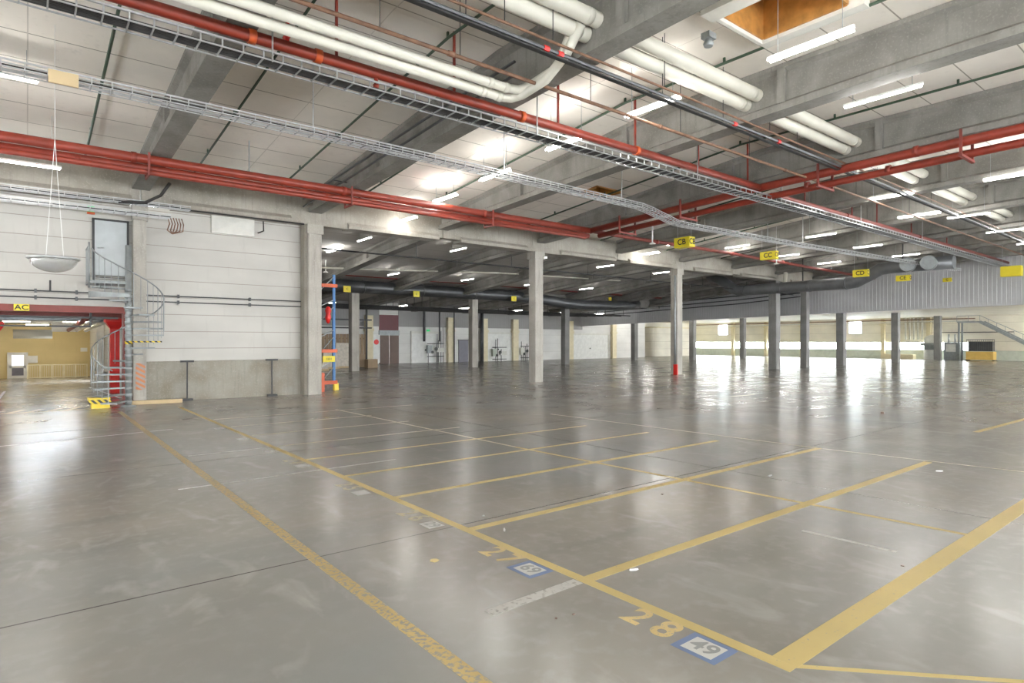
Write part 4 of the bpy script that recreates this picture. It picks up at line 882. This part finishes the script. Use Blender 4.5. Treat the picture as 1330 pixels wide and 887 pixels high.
# white reflector strip lamp on drop rod (unlit) and emergency spots
for i, (x, y, z, lb) in enumerate([(21.6, 17.2, 6.3, 'small white hanging spot left of the CB sign'), (31.9, 17.0, 6.2, 'white hanging spot on a rod right of the CB sign'), (13.2, 33.5, 5.9, 'white hanging spot before the dark duct')]):
    t = thing('pendant_spot', lb, 'lamp', (x, y, z)); MB().lathe([(.14, 0), (.13, .03), (.03, .08), (.02, .12)], (0,0,0), 14).build('shade', 'white', t); MB().tube([(0,0,.1), (0,0,.9)], .03, 8).build('rod', 'white', t); MB().tube([(0,0,.9), (0,0,interp(ZC if y < 23 else ZCF, y)-z)], .008, 6).build('cord', 'white', t)

# ------------------------------------------------------------------ painted floor lines
def strip(x0, y0, x1, y1, wd, mat, label, name='floor_line', z=.004, group=None, cat='floor line'):
    p = Vector((x0, y0, 0)); q = Vector((x1, y1, 0)); d = (q-p).normalized(); n_ = Vector((-d.y, d.x, 0))*wd/2; b = MB()
    ring = [p-n_, p+n_, q+n_, q-n_]; z *= .25; A = [b.bm.verts.new((*r.xy, z)) for r in ring]; B = [b.bm.verts.new((*r.xy, .0001)) for r in ring]
    b.bm.faces.new(A); b.bm.faces.new(B[::-1])
    for k in range(4): b.bm.faces.new((A[k], B[k], B[(k+1) % 4], A[(k+1) % 4]))
    return tag(b.build(name, mat, None, (x0, y0, 0)), label, cat, group)
YL = 'yellow floor lines'
strip(2.07, 20.6, 2.08, 1.5, .115, 'lineworn', 'worn yellow floor line nearest the camera, running to the foot of the spiral stair', z=.0045, group=YL)
strip(3.64, 20.9, 3.66, 1.84, .10, 'line', 'long yellow floor line beside the painted bay numbers', z=.005, group=YL)
strip(7.12, 17.3, 7.25, 9.0, .07, 'linepale', 'faded far half of the thin yellow line crossing the middle of the bays', z=.0035, group=YL)
strip(7.25, 9.0, 7.62, 1.92, .075, 'line', 'thin yellow line crossing the middle of the bays', z=.0035, group=YL)
strip(11.3, 12.5, 11.62, 5.4, .06, 'linepale', 'faded yellow line closing the bays at their far end', z=.0035, group=YL)
strip(11.62, 5.3, 12.1, 1.4, .05, 'linepale', 'faded thin line continuing the far bay ends to the right edge', z=.003, group=YL)
bays = [(1.92, 3.7, 12.0, .17, 'line', 'nearest'), (3.62, 3.7, 11.7, .12, 'line', 'second'), (5.36, 3.7, 11.62, .11, 'line', 'third'), (7.05, 3.7, 10.9, .10, 'line', 'fourth'),
        (8.64, 3.7, 10.7, .085, 'line', 'fifth'), (10.25, 3.7, 10.4, .08, 'line', 'sixth'), (11.9, 3.75, 7.9, .07, 'linepale', 'seventh'), (13.6, 3.75, 7.5, .07, 'linepale', 'eighth'), (15.3, 3.75, 7.3, .07, 'linepale', 'ninth'), (17.0, 3.75, 9.5, .07, 'linepale', 'tenth')]
for y, x0, x1, wd, m_, o_ in bays: strip(x0, y, x1, y+(.02 if y < 3 else 0), wd, m_, 'yellow line between two painted bays, %s from the camera' % o_, z=.0055, group=YL)
strip(3.68, 1.88, 4.75, .76, .045, 'line', 'thin yellow line leaving the near bay corner toward the bottom right', z=.003, group=YL)
strip(16.4, 4.16, 21.0, 4.05, .12, 'line', 'short yellow line at the right edge in the far floor', z=.004, group=YL)
strip(20, 12.4, 21.5, 12.3, .06, 'linepale', 'small faded yellow dash in the far floor', z=.003, group=YL)
WL = 'white floor dashes'
strip(2.66, 3.62, 3.6, 3.64, .11, 'whiteline', 'faded white dash left of the second bay line', z=.003, group=WL, cat='floor mark')
strip(6.42, 3.14, 6.47, 2.26, .06, 'whiteline', 'short white dash inside the nearest bay', z=.003, group=WL, cat='floor mark')
strip(1.6, 9.25, 4.9, 9.33, .06, 'whiteline', 'white line crossing both long yellow lines, nearer one', z=.003, group=WL, cat='floor mark')
strip(2.2, 11.85, 6.8, 11.95, .05, 'whiteline', 'white line crossing both long yellow lines, farther one', z=.003, group=WL, cat='floor mark')
strip(-1.5, 15.0, 2.6, 15.7, .05, 'whiteline', 'thin white line at far left of the floor', z=.003, group=WL, cat='floor mark')
b = MB(); b.box(49.9, 50.15, -10, 49.9, .0005, .006); tag(b.build('floor_channel', 'black', None, (50, 20, 0)), 'long thin black channel in the floor under the hanging wall', 'floor channel')
# striped threshold at the opening
b = MB()
for k in range(16):
    x = -5+.45*k; b.bm.faces.new([b.bm.verts.new(p) for p in ((x, 22.0, .001), (x+.16, 22.0, .001), (x+.5, 22.8, .001), (x+.34, 22.8, .001))])
b.box(-5, 2.0, 21.86, 21.98, .0005, .004)
tag(b.build('threshold_marking', 'lineworn', None, (0, 22, 0)), 'orange yellow striped marking on the floor before the opening', 'floor marking')
for k, (x, y) in enumerate(((-.9, 25), (2.6, 26))):
    z0 = ramp_z(y)+.01; b = MB(); b.quad((x, y, z0), (x+.1, y, z0), (x+.1, y+14, ramp_z(y+14)+.012), (x, y+14, ramp_z(y+14)+.012)); tag(b.build('floor_line', 'whiteline', None, (x, y, z0)), 'white lane line on the ramp floor, %s one' % ('left', 'right')[k], 'floor line')
# bay numbers painted on the floor, read from the aisle side
def bay_mark(y, digits, boxno, faded, label):
    t = thing('bay_number', label, 'floor number', (3.46, y, .0), 0, 'painted bay numbers'); L = None
    md = 'digit' if not faded else 'linepale'
    xs = (.40, .15)
    for ch, dy in zip(digits, xs):
        text('digit', ch, .36, md, t, (.01, dy, .0012), (0, 0, -PI/2), .0004, .008, .95)
    if boxno is not None:
        if not faded: MB().box(-.14, .135, -.33, .0, .0002, .0010).build('blue_border', 'bluepaint', t)
        o = MB().box(-.10, .095, -.28, -.05, .0010, .0015).build('white_plate', 'whitebox', t)
        if boxno: text('plate_digits', boxno, .19, 'greyink', o, (-.0, -.165, .0019), (0, 0, -PI/2), .0003, .004)
bay_mark(2.50, '28', '49', False, 'painted number 28 with a blue-framed 49 beside the nearest bay')
bay_mark(4.26, '27', '69', False, 'painted number 27 with a blue-framed 69 beside the second bay')
bay_mark(5.92, '26', '29', True, 'painted number 26 with a pale plate beside the third bay')
bay_mark(7.72, '25', '', True, 'faded number with a pale plate beside the fourth bay')
bay_mark(9.95, '24', '', True, 'faded number with a pale plate beside the sixth bay line')
bay_mark(11.6, '', '', True, 'pale floor plate beside the long yellow line, farther one'); bay_mark(13.4, '', '', True, 'pale floor plate beside the long yellow line, near the farthest bays'); bay_mark(15.3, '', '', True, 'pale floor plate farthest along the long yellow line')
def blot(x, y, r_, mat, label, name='paint_spot', z=.003):
    b = MB(); n_ = 12; ring = [(x+r_*(.8+.35*random.random())*math.cos(2*PI*k/n_), y+r_*(.8+.35*random.random())*math.sin(2*PI*k/n_)) for k in range(n_)]
    A = [b.bm.verts.new((p, q, z)) for p, q in ring]; B = [b.bm.verts.new((p, q, .0003)) for p, q in ring]; b.bm.faces.new(A)
    for k in range(n_): b.bm.faces.new((A[k], B[k], B[(k+1) % n_], A[(k+1) % n_]))
    return tag(b.build(name, mat, None, (x, y, 0)), label, 'floor mark')
blot(2.91, 4.8, .045, 'line', 'small yellow paint spot on the floor left of number 27')
# debris
def chip(x, y, l, w_, h_, a, mat, label):
    b = MB(); P = [(-l/2, -w_/2, 0), (l*.1, -w_*.6, 0), (l/2, -w_*.1, 0), (l*.2, w_/2, 0), (-l*.4, w_*.4, 0)]
    A = [b.bm.verts.new(p) for p in P]; B = [b.bm.verts.new((p[0]*.8, p[1]*.8, h_)) for p in P]
    for k in range(5): b.bm.faces.new((A[k], A[(k+1) % 5], B[(k+1) % 5], B[k]))
    b.bm.faces.new(A[::-1]); b.bm.faces.new(B); o = b.build('debris_chip', mat); o.location = (x, y, .0005); o.rotation_euler = (0, 0, a); tag(o, label, 'debris', 'debris on the floor')
for (u, v, l, w_, h_, a, mt, lb) in ((655, 688, .13, .02, .008, .9, 'whitebox', 'white sliver beside the third bay line'), (823, 740, .09, .035, .012, -.5, 'whitebox', 'curled white chip beside the second bay line'),
  (1146, 537, .18, .1, .05, .3, 'brown', 'dark lump of debris in the far floor'), (1000, 618, .14, .03, .012, .1, 'greyink', 'grey splinter in the third bay'), (1220, 612, .12, .04, .012, -.7, 'whitebox', 'pale splinter right of the nearest bay lines'),
  (745, 798, .03, .02, .006, 0, 'brown', 'brown crumb near number 28'), (722, 803, .03, .02, .006, .8, 'brown', 'brown crumb left of its pair near number 28'), (1172, 735, .035, .03, .006, .2, 'brown', 'brown crumb inside the nearest bay'),
  (860, 642, .04, .03, .008, .4, 'brown', 'brown crumb inside the third bay'), (628, 670, .04, .03, .008, .4, 'whitebox', 'pale crumb beside the fourth bay line')):
    p = at(u, v, 0); chip(p.x, p.y, l, w_, h_, a, mt, lb)
